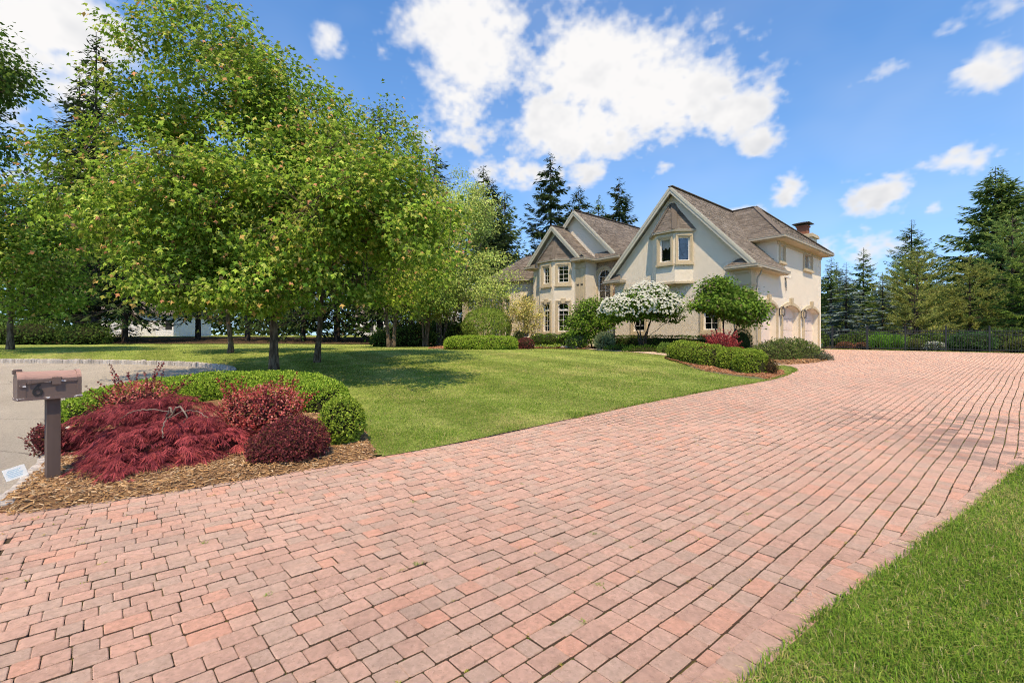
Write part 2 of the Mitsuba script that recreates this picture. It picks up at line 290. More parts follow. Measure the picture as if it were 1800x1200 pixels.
# edge bricks laid side by side along the right-hand rim and across the road end: centre, direction, half sizes
def laid(line, off, step, hl, hw):
    ls = LineString(line); s = np.arange(.05, ls.length, step)
    p = np.array([ls.interpolate(t).coords[0] for t in s]); q = np.array([ls.interpolate(t + .02).coords[0] for t in s])
    d = unit(q - p); nrm = np.stack([-d[:, 1], d[:, 0]], 1)
    return p + nrm * off, d, np.full(len(s), hl), np.full(len(s), hw)
e1 = laid(rim_right[:70], .075, .135, .0675, .088); e2 = laid(band_out, .10, .125, .0625, .105)
def paver_mesh(loc, half, to_xy, seed, fine, lift=0.):
    """loc: (n,2) centres, half (n,2); to_xy maps local -> ground. Octagon tops with a rounded rim (fine) or plain chamfered blocks"""
    r = RNG(seed); n = len(half); g = np.stack([r.uniform(.0004, .0014, n), r.uniform(.0026, .0047, n)], 1); a = half - g - r.uniform(0, .0015, (n, 2))
    if fine:
        c = np.minimum(r.uniform(.004, .010, (n, 8)), .4 * a.min(1, keepdims=True))
        sx = np.array([1, 1, 1, -1, -1, -1, -1, 1]) * 1.; base = np.stack([a[:, :1] * np.array([[1, 1, 0, 0, -1, -1, 0, 0]]), a[:, 1:] * np.array([[0, 0, 1, 1, 0, 0, -1, -1]])], -1)
        ex = np.stack([(a[:, :1] - c) * np.array([[0, 0, 1, -1, 0, 0, -1, 1]]), (a[:, 1:] - c) * np.array([[-1, 1, 0, 0, 1, -1, 0, 0]])], -1)
        out = base + ex; k = 8
    else:
        out = np.stack([a[:, :1] * np.array([[1, 1, -1, -1]]), a[:, 1:] * np.array([[-1, 1, 1, -1]])], -1); k = 4
    out = out + r.normal(0, .0008, out.shape)
    rim = [(.93, 0.0), (1.0, -.0038), (1.0, -.035)] if fine else [(.95, 0.0), (1.0, -.012)]
    tilt = r.normal(0, .010 if fine else .003, (n, 1, 2)); dz = r.normal(0, .0018 if fine else .0006, (n, 1)); V = []
    for s, h in rim:
        loc2 = out * s; xy = to_xy(loc2)
        V.append(np.concatenate([xy, (zg(xy[..., 0], xy[..., 1]) + dz + (loc2 * tilt).sum(-1) + h + lift)[..., None]], -1))
    V = np.stack(V, 1).reshape(n, -1, 3); m = len(rim) * k
    F = [[0, j, j + 1] for j in range(1, k - 1)]
    for l in range(len(rim) - 1):
        for j in range(k):
            A, B = l * k + j, l * k + (j + 1) % k; F += [[A, A + k, B + k], [A, B + k, B]]
    F = np.array(F); uv = np.repeat(r.uniform(0, 1, (n, 1, 2)), m, 1)
    return V, F, uv
def rows_xy(mid): return lambda l: warp(mid[:, None, 0] + l[..., 0], mid[:, None, 1] + l[..., 1])
def laid_xy(e): return lambda l: e[0][:, None] + l[..., :1] * e[1][:, None] + l[..., 1:] * np.stack([-e[1][:, 1], e[1][:, 0]], 1)[:, None]
near = cen[:, 1] < 7.5
sets = [paver_mesh(None, half[near], rows_xy(mid[near]), 1, True), paver_mesh(None, half[~near], rows_xy(mid[~near]), 2, False),
        paver_mesh(None, np.stack(e1[2:], 1), laid_xy(e1), 3, True, .004), paver_mesh(None, np.stack(e2[2:], 1), laid_xy(e2), 4, True, .004)]
struct('driveway', sheet(drive.buffer(.16), lambda x, y: zg(x, y) - .0125, .6), 'm_joint', 'wide drive of weathered pink brick pavers laid in rows')
# the 300 bricks that show largest are parts of their own, the rest one mesh
def seen_size(V):
    c = V.mean(1); x, y = c[:, 0], np.maximum(c[:, 1], .05)
    vis = (c[:, 1] > .6) & (np.abs(x / y) < 1.13) & ((EYE - c[:, 2]) / y < .752)
    return np.where(vis, 1 / y**3, 0)
order = sorted(((s, k, i) for k, (V, F, uv) in enumerate(sets) for i, s in enumerate(seen_size(V)) if s > 0), reverse=True)[:300]
single = {(k, i) for _, k, i in order}
for _, k, i in order:
    V, F, uv = sets[k]; put('driveway__paver', (V[i], F), 'm_paver', uv=uv[i])
mb = MB(); UV = []
for k, (V, F, uv) in enumerate(sets):
    keep = np.array([(k, i) not in single for i in range(len(V))]); V, uv = V[keep], uv[keep]
    if len(V): mb.add(V.reshape(-1, 3), (F[None] + (np.arange(len(V)) * V.shape[1])[:, None, None]).reshape(-1, 3)); UV.append(uv.reshape(-1, 2))
put('driveway__paver_field', mb.mesh(), 'm_paver', uv=np.vstack(UV), kind='stuff')

# ------------------------------------------------------------------ granite kerb, block by block
ls = LineString(kerb_line); s, blocks = 0.0, []
rk = RNG(5)
while s < ls.length - .2 and s < 34:
    L = .34 if s == 0 else rk.uniform(.115, .15) if s < 4.2 else rk.uniform(.10, .135)
    a, b = np.array(ls.interpolate(s).coords[0]), np.array(ls.interpolate(s + L - .012).coords[0]); s += L
    blocks.append((a, b))
k = thing('granite_kerb', 'pale granite block kerb curving round the end of the asphalt road', 'kerb')
for a, b in blocks:
    d = unit(b - a); nn = np.array([-d[1], d[0]]); w = rk.uniform(.062, .078); near_b = a[1] < 7 and a[0] > -7
    top = (.07 if near_b else .052) + rk.normal(0, .006)
    if len(blocks) and a is blocks[0][0]: w = .10
    vs = []
    for h, ins in ((top, .016), (top - .02, 0.), (-.16, -.004)):
        for (pa, sg) in ((a, 1), (b, 1), (b, -1), (a, -1)):
            ctr = (a + b) / 2; xy = ctr + (pa - ctr) * (1 - ins * 6) + nn * sg * (w - ins) + rk.normal(0, .005, 2)
            vs.append([xy[0], xy[1], float(zg(xy[0], xy[1])) + h + rk.normal(0, .004)])
    F = [[0, 2, 1], [0, 3, 2]]
    for l in range(2):
        for j in range(4):
            A, B = l * 4 + j, l * 4 + (j + 1) % 4; F += [[A, B, B + 4], [A, B + 4, A + 4]]
    put(k + '__block', (np.array(vs), np.array(F)), 'm_granite', uv=np.full((12, 2), rk.uniform()))

# ------------------------------------------------------------------ grass blades
def scatter(poly, n, r):
    x0, y0, x1, y1 = poly.bounds; shapely.prepare(poly); out = np.zeros((0, 2))
    while len(out) < n:
        p = np.c_[r.uniform(x0, x1, n * 2), r.uniform(y0, y1, n * 2)]; out = np.vstack([out, p[inside(poly, p[:, 0], p[:, 1])]])
    return out[:n]
def in_view(p, m=1.19): return (np.abs(p[:, 0]) < m * p[:, 1] + .4) & (p[:, 1] > 1.3)
GREENS = np.array([(.165, .285, .034), (.20, .315, .045), (.125, .23, .030), (.25, .325, .065), (.36, .33, .13), (.46, .41, .22)])
def blades(p, h, w, seed, lean=.5, segs=2, pr=(.27, .26, .22, .15, .06, .04)):
    r = RNG(seed); n = len(p); z = lawn_z(p[:, 0], p[:, 1]) - .01
    h = h * r.uniform(.55, 1.25, n) * (.75 + .5 * meshkit.noise(np.c_[p * 3, p[:, :1] * 0], 3)); th = r.uniform(0, 2 * np.pi, n); ln = np.abs(r.normal(0, lean, n)) + .1
    d = np.stack([np.cos(th), np.sin(th)], 1); ph = th + r.choice([-1, 1], n) * r.uniform(.7, 1.57, n); sd = np.stack([np.cos(ph), np.sin(ph), 0 * ph], 1)
    w = w * r.uniform(.7, 1.3, n); base = np.c_[p, z]
    m = base + np.c_[d * (h * ln * .35)[:, None], h * .6]; t = base + np.c_[d * (h * ln)[:, None], h * np.clip(1 - .35 * ln, .3, 1)]
    patch = meshkit.fbm(np.c_[p * 1.3, p[:, :1] * 0], 3, 2); pick = r.choice(6, n, p=pr)
    pick = np.where((patch > .60) & (r.uniform(size=n) < .28), 4, pick)
    c = GREENS[pick] * r.uniform(.85, 1.45, (n, 1)) * (.82 + .45 * patch[:, None]); i = np.arange(n)[:, None]
    s3 = sd * w[:, None] / 2
    if segs == 2:
        V = np.stack([base - s3, base + s3, m - s3 * .8, m + s3 * .8, t], 1); F = np.vstack([i * 5 + [0, 1, 3], i * 5 + [0, 3, 2], i * 5 + [2, 3, 4]]); kk = 5
    else:
        V = np.stack([base - s3, base + s3, t], 1); F = i * 3 + [0, 1, 2]; kk = 3
    return V.reshape(-1, 3), F, np.repeat(c, kk, 0)
rgs = RNG(77)
lawn_near = near_lawn.buffer(-.01).union(drive.intersection(LineString(rim_right).buffer(.02)))
reg_r = lawn_near.intersection(Polygon([(.6, 1.4), (9, 1.4), (12, 8.3), (1, 8.3)])); 
pr1 = scatter(reg_r, 330000, rgs); pr1 = pr1[in_view(pr1, 1.16)]; dens = np.clip(2.3 / np.maximum(pr1[:, 1], .5), 0, 1); pr1 = pr1[rgs.uniform(size=len(pr1)) < dens]
gb = MB()
for args in [(pr1, .055, .0052, 1, .75, 2)]:
    v, f, c = blades(*args); gb.add(v, f, c)
reg_l = lawn_near.intersection(Polygon([(-2.4, 5.2), (9.6, 5.2), (9.9, 17), (-3.5, 17)]))
pl = scatter(reg_l, 340000, rgs); pl = pl[in_view(pl) & (rgs.uniform(size=len(pl)) < np.clip((5.6 / pl[:, 1])**1.5, 0, 1))]
v, f, c = blades(pl, .052, .0085, 2, .8, 1, (.25, .25, .18, .20, .08, .04)); gb.add(v, f, c)
reg_f = lawn_near.intersection(Polygon([(-28, 9), (10, 9), (10, 27), (2, 30), (-30, 30)]))
pf = scatter(reg_f, 200000, rgs); pf = pf[in_view(pf) & (rgs.uniform(size=len(pf)) < np.clip((9 / pf[:, 1])**1.2, 0, 1))]
v, f, c = blades(pf, .05, .016, 3, .8, 1, (.23, .24, .17, .20, .10, .06)); gb.add(v, f, c)
# a shaggier fringe along the drive's rims
fr = []
for line, off in ((rim_left[24:], .03), (rim_right[10:45], -.03), (np.vstack([tip]), .03)):
    l2 = LineString(line); sss = rgs.uniform(0, l2.length, int(l2.length * 420)); q = np.array([l2.interpolate(t).coords[0] for t in sss]) + rgs.normal(0, .028, (len(sss), 2)); fr.append(q)
fr = np.vstack(fr); v, f, c = blades(fr, .05, .0065, 4, 1.1, 2, (.25, .22, .2, .15, .11, .07)); gb.add(v, f, c)
k = put('grass', gb.mesh(), 'm_blade', color=gb.col()); labels[k] = {'kind': 'stuff', 'label': 'short mown grass blades of the lawn beside the drive', 'category': 'grass'}
# weeds and moss tufts in the joints of the drive
wd = MB()
spots = [(-3.9, 3.74), (-2.2, 4.35), (-2.22, 3.28), (.53, 2.72), (.37, 2.35), (1.03, 2.15), (.62, 3.42), (1.15, 3.3), (1.98, 3.82), (3.2, 5.1), (5.2, 6.3), (5.35, 5.9), (6.0, 7.3), (-.62, 2.95), (-1.4, 2.6), (2.9, 6.6), (.1, 4.6), (-.9, 4.1), (1.6, 5.6), (4.4, 8.2)]
pw = np.vstack([np.array(sp) + rgs.normal(0, .007 + .002 * sp[1], (16, 2)) for sp in spots]); v, f, c = blades(pw, .017, .005, 8, 1.3, 1, (.3, .3, .1, .3, .0, .0)); wd.add(v, f, c)
rr = pv[rgs.integers(0, len(pv), 2600)]; cc = warp(rgs.uniform(rr[:, 0], rr[:, 1]), rr[:, 2]); kp = (cc[:, 1] < 9) & (cc[:, 1] > 1.5) & (meshkit.fbm(np.c_[cc * .9, cc[:, :1] * 0], 3, 6) > .5); cc = cc[kp]
if len(cc): 
    cc = np.repeat(cc, 7, 0) + rgs.normal(0, .006, (len(cc) * 7, 2)); v, f, c = blades(cc, .012, .005, 9, 1.3, 1, (.2, .1, .1, .3, .2, .1)); c = c * [1.25, .95, .8]; wd.add(v, f, c)
k = put('moss_and_weeds', wd.mesh(), 'm_blade', color=wd.col()); labels[k] = {'kind': 'stuff', 'label': 'small weeds and moss in the joints of the brick drive', 'category': 'weeds'}

# ------------------------------------------------------------------ wood chips on the beds
def chips(poly, n, size, cols, seed, spill=0.):
    r = RNG(seed); p = scatter(poly.buffer(spill) if spill else poly, n, r); z = zg(p[:, 0], p[:, 1]) + np.where(inside(poly, p[:, 0], p[:, 1]), mound(p[:, 0], p[:, 1]), .004) + r.uniform(.002, .02, n)
    L = size * r.uniform(.5, 1.5, n); Wd = L * r.uniform(.16, .4, n); th = r.uniform(0, 2 * np.pi, n); up = r.normal(0, .28, n)
    d = np.stack([np.cos(th) * np.cos(up), np.sin(th) * np.cos(up), np.sin(up)], 1); s = unit(np.cross(d, [0, 0, 1.]) + r.normal(0, .35, (n, 3))); u = np.cross(s, d); o = np.c_[p, z]
    d, s, u = d * L[:, None] / 2, s * Wd[:, None] / 2, u * (Wd * .22)[:, None]
    V = np.stack([o - d - s * .7, o - d + s, o + d + s * .8, o + d - s, o - d * .8 + u * 2, o + d * .9 + u * 2], 1)
    i = np.arange(n)[:, None] * 6; F = np.vstack([i + q for q in ([0, 3, 5], [0, 5, 4], [1, 4, 5], [1, 5, 2], [0, 4, 1], [3, 2, 5])])
    c = np.asarray(cols)[r.integers(0, len(cols), n)] * r.uniform(.65, 1.3, (n, 1))
    return (V.reshape(-1, 3), F), np.repeat(c, 6, 0)
TANCHIP = [(.42, .26, .125), (.50, .34, .18), (.34, .20, .10), (.56, .42, .26), (.26, .15, .08), (.20, .115, .065), (.47, .28, .12)]
REDCHIP = [(.30, .135, .065), (.38, .19, .10), (.24, .10, .05), (.44, .26, .15)]
m, c = chips(mulch_front.intersection(sbox(-9, 3, 0, 8.2)), 31000, .039, TANCHIP, 41, .03); put('mulch_bed__wood_chips', m, 'm_vcol', color=c, kind='stuff')
m, c = chips(mulch_island, 5000, .075, REDCHIP, 42, .03); put('mulch_bed_001__wood_chips', m, 'm_vcol', color=c, kind='stuff')
m, c = chips(mulch_garage, 7000, .085, TANCHIP, 43, .04); put('mulch_bed_002__wood_chips', m, 'm_vcol', color=c * [.95, .85, .8], kind='stuff')
m, c = chips(mulch_house, 5000, .11, REDCHIP, 44); put('mulch_bed_003__wood_chips', m, 'm_vcol', color=c, kind='stuff')
m, c = chips(mulch_left, 5000, .12, REDCHIP, 45); put('mulch_bed_004__wood_chips', m, 'm_vcol', color=c, kind='stuff')
# ------------------------------------------------------------------ the house: x along its front to the right, y into it, z up
def H(v):
    v = np.asarray(v, float); xy = P0 + v[..., 1:2] * D1 - v[..., :1] * D2
    return np.concatenate([xy, v[..., 2:]], -1)
house = thing('house', 'large cream stucco house with steep brown shingle roofs and three garage bays', 'house')
def part(name, mb, m, smooth=False, uv=None, kind=None, parent=None):
    return put((parent or house) + '__' + name, mb.mesh(H), m, smooth=smooth, uv=uv, kind=kind)
def frame2(A, B):
    """maps (t along A->B, d outwards, z) to house metres; outwards is right of the walking direction"""
    A, B = np.asarray(A, float), np.asarray(B, float); L = np.linalg.norm(B - A); e = (B - A) / L; o = np.array([e[1], -e[0]])
    def f(v):
        v = np.asarray(v, float); xy = A + v[..., :1] * e + v[..., 1:2] * o
        return np.concatenate([xy, v[..., 2:]], -1)
    return f, L
def extrude(poly, d0, d1):
    """poly in (t, z) -> verts (t, d, z)"""
    out = MB()
    for p in getattr(poly, 'geoms', [poly]):
        if p.area < 1e-5: continue
        m = trimesh.creation.extrude_polygon(p, abs(d1 - d0), engine='earcut'); v = m.vertices
        out.add(np.stack([v[:, 0], min(d0, d1) + v[:, 2], v[:, 1]], 1), m.faces[:, ::-1])
    return out
def arch(t0, t1, z0, z1, rise, n=12):
    if rise <= 0: return sbox(t0, z0, t1, z1)
    c = (t0 + t1) / 2; w = (t1 - t0) / 2; a = np.linspace(0, np.pi, n)
    if rise >= w * .95: pts = np.c_[c + w * np.cos(a), z1 - rise + rise * np.sin(a)]
    else:
        Rr = (w * w + rise * rise) / (2 * rise); b = math.asin(w / Rr); a = np.linspace(b, -b, n); pts = np.c_[c + Rr * np.sin(a), z1 - Rr + Rr * np.cos(a)]
    return Polygon(np.vstack([[(t0, z0), (t1, z0)], pts]))
walls = []
def wall(A, B, poly, holes=(), thick=.22, name='wall', m='m_stucco'):
    f, L = frame2(A, B); p = Polygon(poly) if not hasattr(poly, 'area') else poly
    for h in holes: p = p.difference(h)
    e = extrude(p, -thick, 0.); mb = MB()
    for v, q in zip(e.v, e.f): pass
    v, q = e.mesh(); mb.add(f(v), q)
    return put(house + '__' + name, mb.mesh(H), m), f, L
def window(f, t0, t1, z0, z1, rise=0, nx=2, nz_=4, cas=.16, sill=True, casing=True, transom=None, curtain=0., muntin=True, key=False, parent=None):
    w = numbered((parent or house) + '__window'); o = arch(t0, t1, z0, z1, rise)
    def sub(name, mb, m): put(w + '__' + name, (H(f(mb.mesh()[0])), mb.mesh()[1]), m)
    if casing:
        outer = arch(t0 - cas, t1 + cas, z0 - (cas if rise == 0 else 0), z1 + cas, rise if rise == 0 else rise * 1.05); c = extrude(outer.difference(o), -.02, .05)
        o2 = arch(t0 - cas * .45, t1 + cas * .45, z0 - (cas * .45 if rise == 0 else 0), z1 + cas * .45, rise); v, q = extrude(outer.difference(o2), .05, .085).mesh(); c.add(v, q)
        if sill: c.box(t0 - cas - .04, t1 + cas + .04, -.02, .14, z0 - cas - .09, z0 - cas + .002)
        if key: c.add(*extrude(Polygon([((t0+t1)/2-.10, z1-.03), ((t0+t1)/2+.10, z1-.03), ((t0+t1)/2+.15, z1+.30), ((t0+t1)/2-.15, z1+.30)]), -.02, .13).mesh())
        sub('casing', c, 'm_tan')
    s = extrude(o.difference(o.buffer(-.055)), -.14, -.07)
    if transom: s.box(t0 + .03, t1 - .03, -.138, -.066, transom - .045, transom + .045)
    sub('sash', s, 'm_white')
    if muntin:
        m = MB(); inner = o.buffer(-.05)
        for k in range(1, nx):
            x = t0 + (t1 - t0) * k / nx; g = inner.intersection(sbox(x - .011, z0, x + .011, z1)); m.add(*extrude(g, -.122, -.092).mesh())
        for k in range(1, nz_):
            z = z0 + (z1 - z0) * k / nz_; g = inner.intersection(sbox(t0, z - .011, t1, z + .011)); m.add(*extrude(g, -.120, -.094).mesh())
        sub('muntins', m, 'm_white')
    g = MB(); p = o.buffer(-.04); v, q = trimesh.creation.triangulate_polygon(p, engine='earcut'); g.add(np.c_[v[:, 0], 0 * v[:, 0] - .107, v[:, 1]], q); sub('pane', g, 'm_pane')
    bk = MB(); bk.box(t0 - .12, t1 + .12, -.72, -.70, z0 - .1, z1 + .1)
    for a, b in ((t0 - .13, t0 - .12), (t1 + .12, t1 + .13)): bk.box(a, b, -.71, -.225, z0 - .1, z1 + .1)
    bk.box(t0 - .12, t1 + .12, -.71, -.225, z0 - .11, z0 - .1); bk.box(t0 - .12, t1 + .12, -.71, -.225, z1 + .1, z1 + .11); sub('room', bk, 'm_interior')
    if curtain > 0:
        cu = MB(); n = 24; ts = np.linspace(t0, t1, n); zb = z1 - curtain * (z1 - z0) * (.75 + .25 * np.abs(np.sin(np.linspace(0, 3 * np.pi, n))))
        dd = -.24 + .02 * np.sin(np.linspace(0, 30, n)); v = np.vstack([np.c_[ts, dd, np.full(n, z1)], np.c_[ts, dd, zb]]); i = np.arange(n - 1)
        cu.add(v, np.vstack([np.c_[i, i + 1, i + n + 1], np.c_[i, i + n + 1, i + n]])); sub('curtain', cu, 'm_curtain')
    return o
def reveal(t0, t1, z0, z1, rise=0): return arch(t0, t1, z0, z1, rise)

SHV, SHUV = MB(), []
rsh = RNG(21)
def roof(poly3, course=.145, tab=(.22, .42), under='m_interior', thick=.05):
    """a roof plane covered with single shingle tabs; poly3: its corners, the first edge being the eave"""
    P = np.asarray(poly3, float); n = np.cross(P[1] - P[0], P[2] - P[0]); n /= np.linalg.norm(n)
    if n[2] < 0: n = -n
    h = np.cross([0, 0, 1.], n); h /= np.linalg.norm(h); u = np.cross(n, h)
    if u[2] < 0: u = -u
    o = P[np.argmin(P @ u)]; q = np.stack([(P - o) @ h, (P - o) @ u], 1); pg = Polygon(q).buffer(0)
    y0, y1 = q[:, 1].min(), q[:, 1].max(); y = y0
    while y < y1 - .01:
        strip = pg.intersection(sbox(q[:, 0].min() - 1, y, q[:, 0].max() + 1, y + course + .012))
        for g in getattr(strip, 'geoms', [strip]):
            if g.is_empty or g.area < 1e-4: continue
            lo, hi = (g.intersection(LineString([(-99, yy), (99, yy)])) for yy in (y + .003, min(y + course, g.bounds[3] - .003)))
            if lo.is_empty: continue
            a0, a1 = lo.bounds[0], lo.bounds[2]; b0, b1 = (hi.bounds[0], hi.bounds[2]) if not hi.is_empty else ((a0 + a1) / 2,) * 2
            k = max(1, int((a1 - a0) / .31)); cuts = np.concatenate([[0], np.sort(np.clip((np.arange(1, k) + rsh.uniform(-.3, .3, k - 1)) / k, 0, 1)), [1]])
            A = a0 + (a1 - a0) * cuts; Bt = b0 + (b1 - b0) * cuts; top = min(y + course + .012, g.bounds[3])
            lift = rsh.choice([.010, .018], k) + rsh.normal(0, .002, k)
            for j in range(k):
                c2 = np.array([[A[j], y], [A[j + 1], y], [Bt[j + 1], top], [Bt[j], top]]); w = o + c2[:, :1] * h + c2[:, 1:] * u
                v = np.vstack([w[:2] + n * lift[j], w[2:] + n * .002, w[:2] - n * .004]); SHV.add(v, [[0, 1, 2], [0, 2, 3], [4, 5, 1], [4, 1, 0]]); SHUV.append(np.full((6, 2), rsh.uniform(size=2)))
        y += course
    c = np.vstack([P - n * .006, P - n * thick]); m = len(P); F = [[0, j, j + 1] for j in range(1, m - 1)] + [[m, m + j + 1, m + j] for j in range(1, m - 1)]
    for j in range(m): F += [[j, m + j, m + (j + 1) % m], [j, m + (j + 1) % m, (j + 1) % m]]
    DECK.add(c, F)
DECK = MB()
capm = MB()
class soff:
    @staticmethod
    def box(*a): put(house + '__soffit', MB().box(*a).mesh(H), 'm_tan')
def gutter(a, b, w=.11, h=.12):
    a, b = np.asarray(a, float), np.asarray(b, float); gut = MB(); gut.bar(a, b, w, h); gut.bar(a + [0, 0, h / 2 - .01], b + [0, 0, h / 2 - .01], w + .03, .022); put(house + '__gutter', gut.mesh(H), 'm_fascia')
def rake(a, b, w=.05, h=.26):   # barge board under a sloping edge
    a, b = np.asarray(a, float), np.asarray(b, float); trim = MB(); trim.bar(a - [0, 0, h * .62], b - [0, 0, h * .62], w, h); trim.bar(a - [0, .035, .10], b - [0, .035, .10], .03, .10); put(house + '__rake_board', trim.mesh(H), 'm_rake')
def ridge(a, b): capm.bar(np.asarray(a, float) + [0, 0, .012], np.asarray(b, float) + [0, 0, .012], .26, .035)

Zb = .35
# --- main gable with the bay window, garage on its right-hand side
gab = [(0, Zb), (7.45, Zb), (7.45, 5.25), (3.70, 9.20), (0, 5.25)]
lowL, lowR = (1.25, 1.95, 2.02, 2.95), (5.27, 6.0, 2.02, 3.0)
bay_hole = sbox(2.55, 4.5, 4.65, 7.05)
k, f, L = wall((-7.45, 0), (0, 0), gab, [sbox(*[lowL[i] for i in (0, 2, 1, 3)]), sbox(*[lowR[i] for i in (0, 2, 1, 3)]), bay_hole])
window(f, *lowL, nx=2, nz_=3); window(f, *lowR, nx=2, nz_=3)
def tband(f, t0, t1, d0, d1, z0, z1, mb): v, q = MB().box(t0, t1, d0, d1, z0, z1).mesh(); mb.add(f(v), q)
# the side with the garage bays
bays = [(1.05, 3.16), (3.88, 6.36), (7.10, 9.66)]
side = Polygon([(0, Zb), (10.25, Zb), (10.25, 6.62), (3.3, 6.62), (3.3, 4.80), (0, 4.80)])
holes = [arch(a, b, .5, 3.36, .28) for a, b in bays]
w1, w2 = (3.62, 4.12, 5.62, 6.42), (7.22, 8.38, 5.62, 6.42)
k, fs, L = wall((0, 0), (0, 10.25), side, holes + [sbox(a, c, b, d) for a, b, c, d in (w1, w2)], thick=.24)
window(fs, *w1, nx=1, nz_=1, cas=.13, muntin=False); window(fs, *w2, nx=2, nz_=1, cas=.15)
gd = 0.40
for i, (a, b) in enumerate(bays):
    ar = arch(a, b, .5, 3.36, .28); tr_ = MB(); band = arch(a - .17, b + .17, .5, 3.53, .32).difference(arch(a, b, .4, 3.36, .28)); tr_.add(*extrude(band, -.01, .055).mesh())
    band2 = arch(a - .06, b + .06, .5, 3.42, .29).difference(arch(a, b, .4, 3.36, .28)); tr_.add(*extrude(band2, .055, .085).mesh())
    c = (a + b) / 2; tr_.add(*extrude(Polygon([(c-.09, 3.33), (c+.09, 3.33), (c+.14, 3.74), (c-.14, 3.74)]), -.01, .13).mesh())
    v, q = tr_.mesh(); put(house + '__garage_surround', (H(fs(v)), q), 'm_tan')
    rv = MB(); ring = arch(a - .22, b + .22, .4, 3.52, .28).difference(ar); rv.add(*extrude(ring, -.33, -.235).mesh()); v, q = rv.mesh(); put(house + '__garage_reveal', (H(fs(v)), q), 'm_stucco')
    door = numbered(house + '__garage_door')
    for s_ in range(4):
        z0 = .82 + s_ * .62; p = MB(); pg = ar.intersection(sbox(a + .004, z0, b - .004, z0 + .606))
        if pg.is_empty: continue
        p.add(*extrude(pg, -.33, -.275).mesh())
        m_ = 2
        for j in range(m_):
            t0, t1 = a + (b - a) * (j + .10) / m_, a + (b - a) * (j + .90) / m_; q_ = ar.intersection(sbox(t0, z0 + .10, t1, z0 + .50))
            if q_.area > .02: p.add(*extrude(q_, -.275, -.268).mesh())
        v, q = p.mesh(); put(door + '__panel', (H(fs(v)), q), 'm_garage')
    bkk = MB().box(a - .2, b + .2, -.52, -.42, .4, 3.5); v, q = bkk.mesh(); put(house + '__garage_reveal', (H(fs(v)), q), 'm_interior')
# corner pilaster under the return, with cap and base
pl = MB(); pl.box(-.62, .012, -.09, 0, .4, 4.78); pl.box(-.55, -.08, -.115, -.09, 1.6, 3.95); pl.box(-.68, .03, -.13, 0, 4.05, 4.16); pl.box(-.70, .04, -.15, 0, 4.60, 4.78); pl.box(0, .09, -.09, .42, .4, 4.78); pl.box(.09, .13, -.13, .48, 4.05, 4.16)
part('pilaster', pl, 'm_tan')
dsp = MB(); dsp.tube([(.28, .62, 4.80), (.24, .60, 4.60), (.12, .55, 4.42), (.10, .54, 4.2), (.10, .54, .9)], .042, 8); part('downspout', dsp, 'm_fascia', smooth=40)
# roof of the main gable
RX, RZ, EX, EZ, sl = -3.75, 9.42, .42, 4.96, 1.069
zr = lambda x: RZ - sl * abs(x - RX)
LX = -7.90
roof([(EX, -.36, zr(EX)), (EX, 3.52, zr(EX)), (RX, 3.52, RZ), (RX, -.36, RZ)])
roof([(-.25, 3.52, zr(-.25)), (-.25, 10.6, zr(-.25)), (RX, 10.6, RZ), (RX, 3.52, RZ)])
roof([(LX, -.36, zr(LX)), (LX, 10.6, zr(LX)), (RX, 10.6, RZ), (RX, -.36, RZ)])
ridge((RX, -.38, RZ), (RX, 6.9, RZ)); 
rake((EX - .05, -.38, zr(EX - .05)), (RX, -.38, RZ)); rake((LX + .05, -.38, zr(LX + .05)), (RX, -.38, RZ))
for x0, x1 in ((EX - .1, RX), (LX + .1, RX)):   # soffit under the overhang
    for y0, y1 in ((-.36, -.0),): DECK.add([(x0, y0, zr(x0) - .10), (x1, y0, zr(x1) - .10), (x1, y1, zr(x1) - .10), (x0, y1, zr(x0) - .10)], [[0, 1, 2], [0, 2, 3]])
gutter((EX + .05, -.45, EZ - .09), (EX + .05, 3.56, EZ - .09)); soff.box(-.01, EX + .02, -.36, 3.5, EZ - .20, EZ - .165)
# boxed cornice returns with little hipped roofs at the feet of the gable
def cornice_return(x0, x1, zt, y1=0.0, out=-1):
    gutter((x0, -.45, zt - .09), (x1, -.45, zt - .09)); soff.box(min(x0, x1), max(x0, x1), -.45, y1 - .002, zt - .20, zt - .165)
    xi = x1; xo = x0
    roof([(xo, -.46, zt - .03), (xi, -.46, zt - .03), (xi + (xo - xi) * .30, -.02, zt + .34), (xo - (xo - xi) * .25, -.02, zt + .34)])
cornice_return(EX + .1, -.95, EZ); cornice_return(LX - .05, -6.75, EZ)
gutter((-.95, -.45, EZ - .09), (-.95, -.02, EZ - .09)); gutter((-6.75, -.45, EZ - .09), (-6.75, -.02, EZ - .09)); gutter((LX - .05, -.45, EZ - .09), (LX - .05, 1.2, EZ - .09))
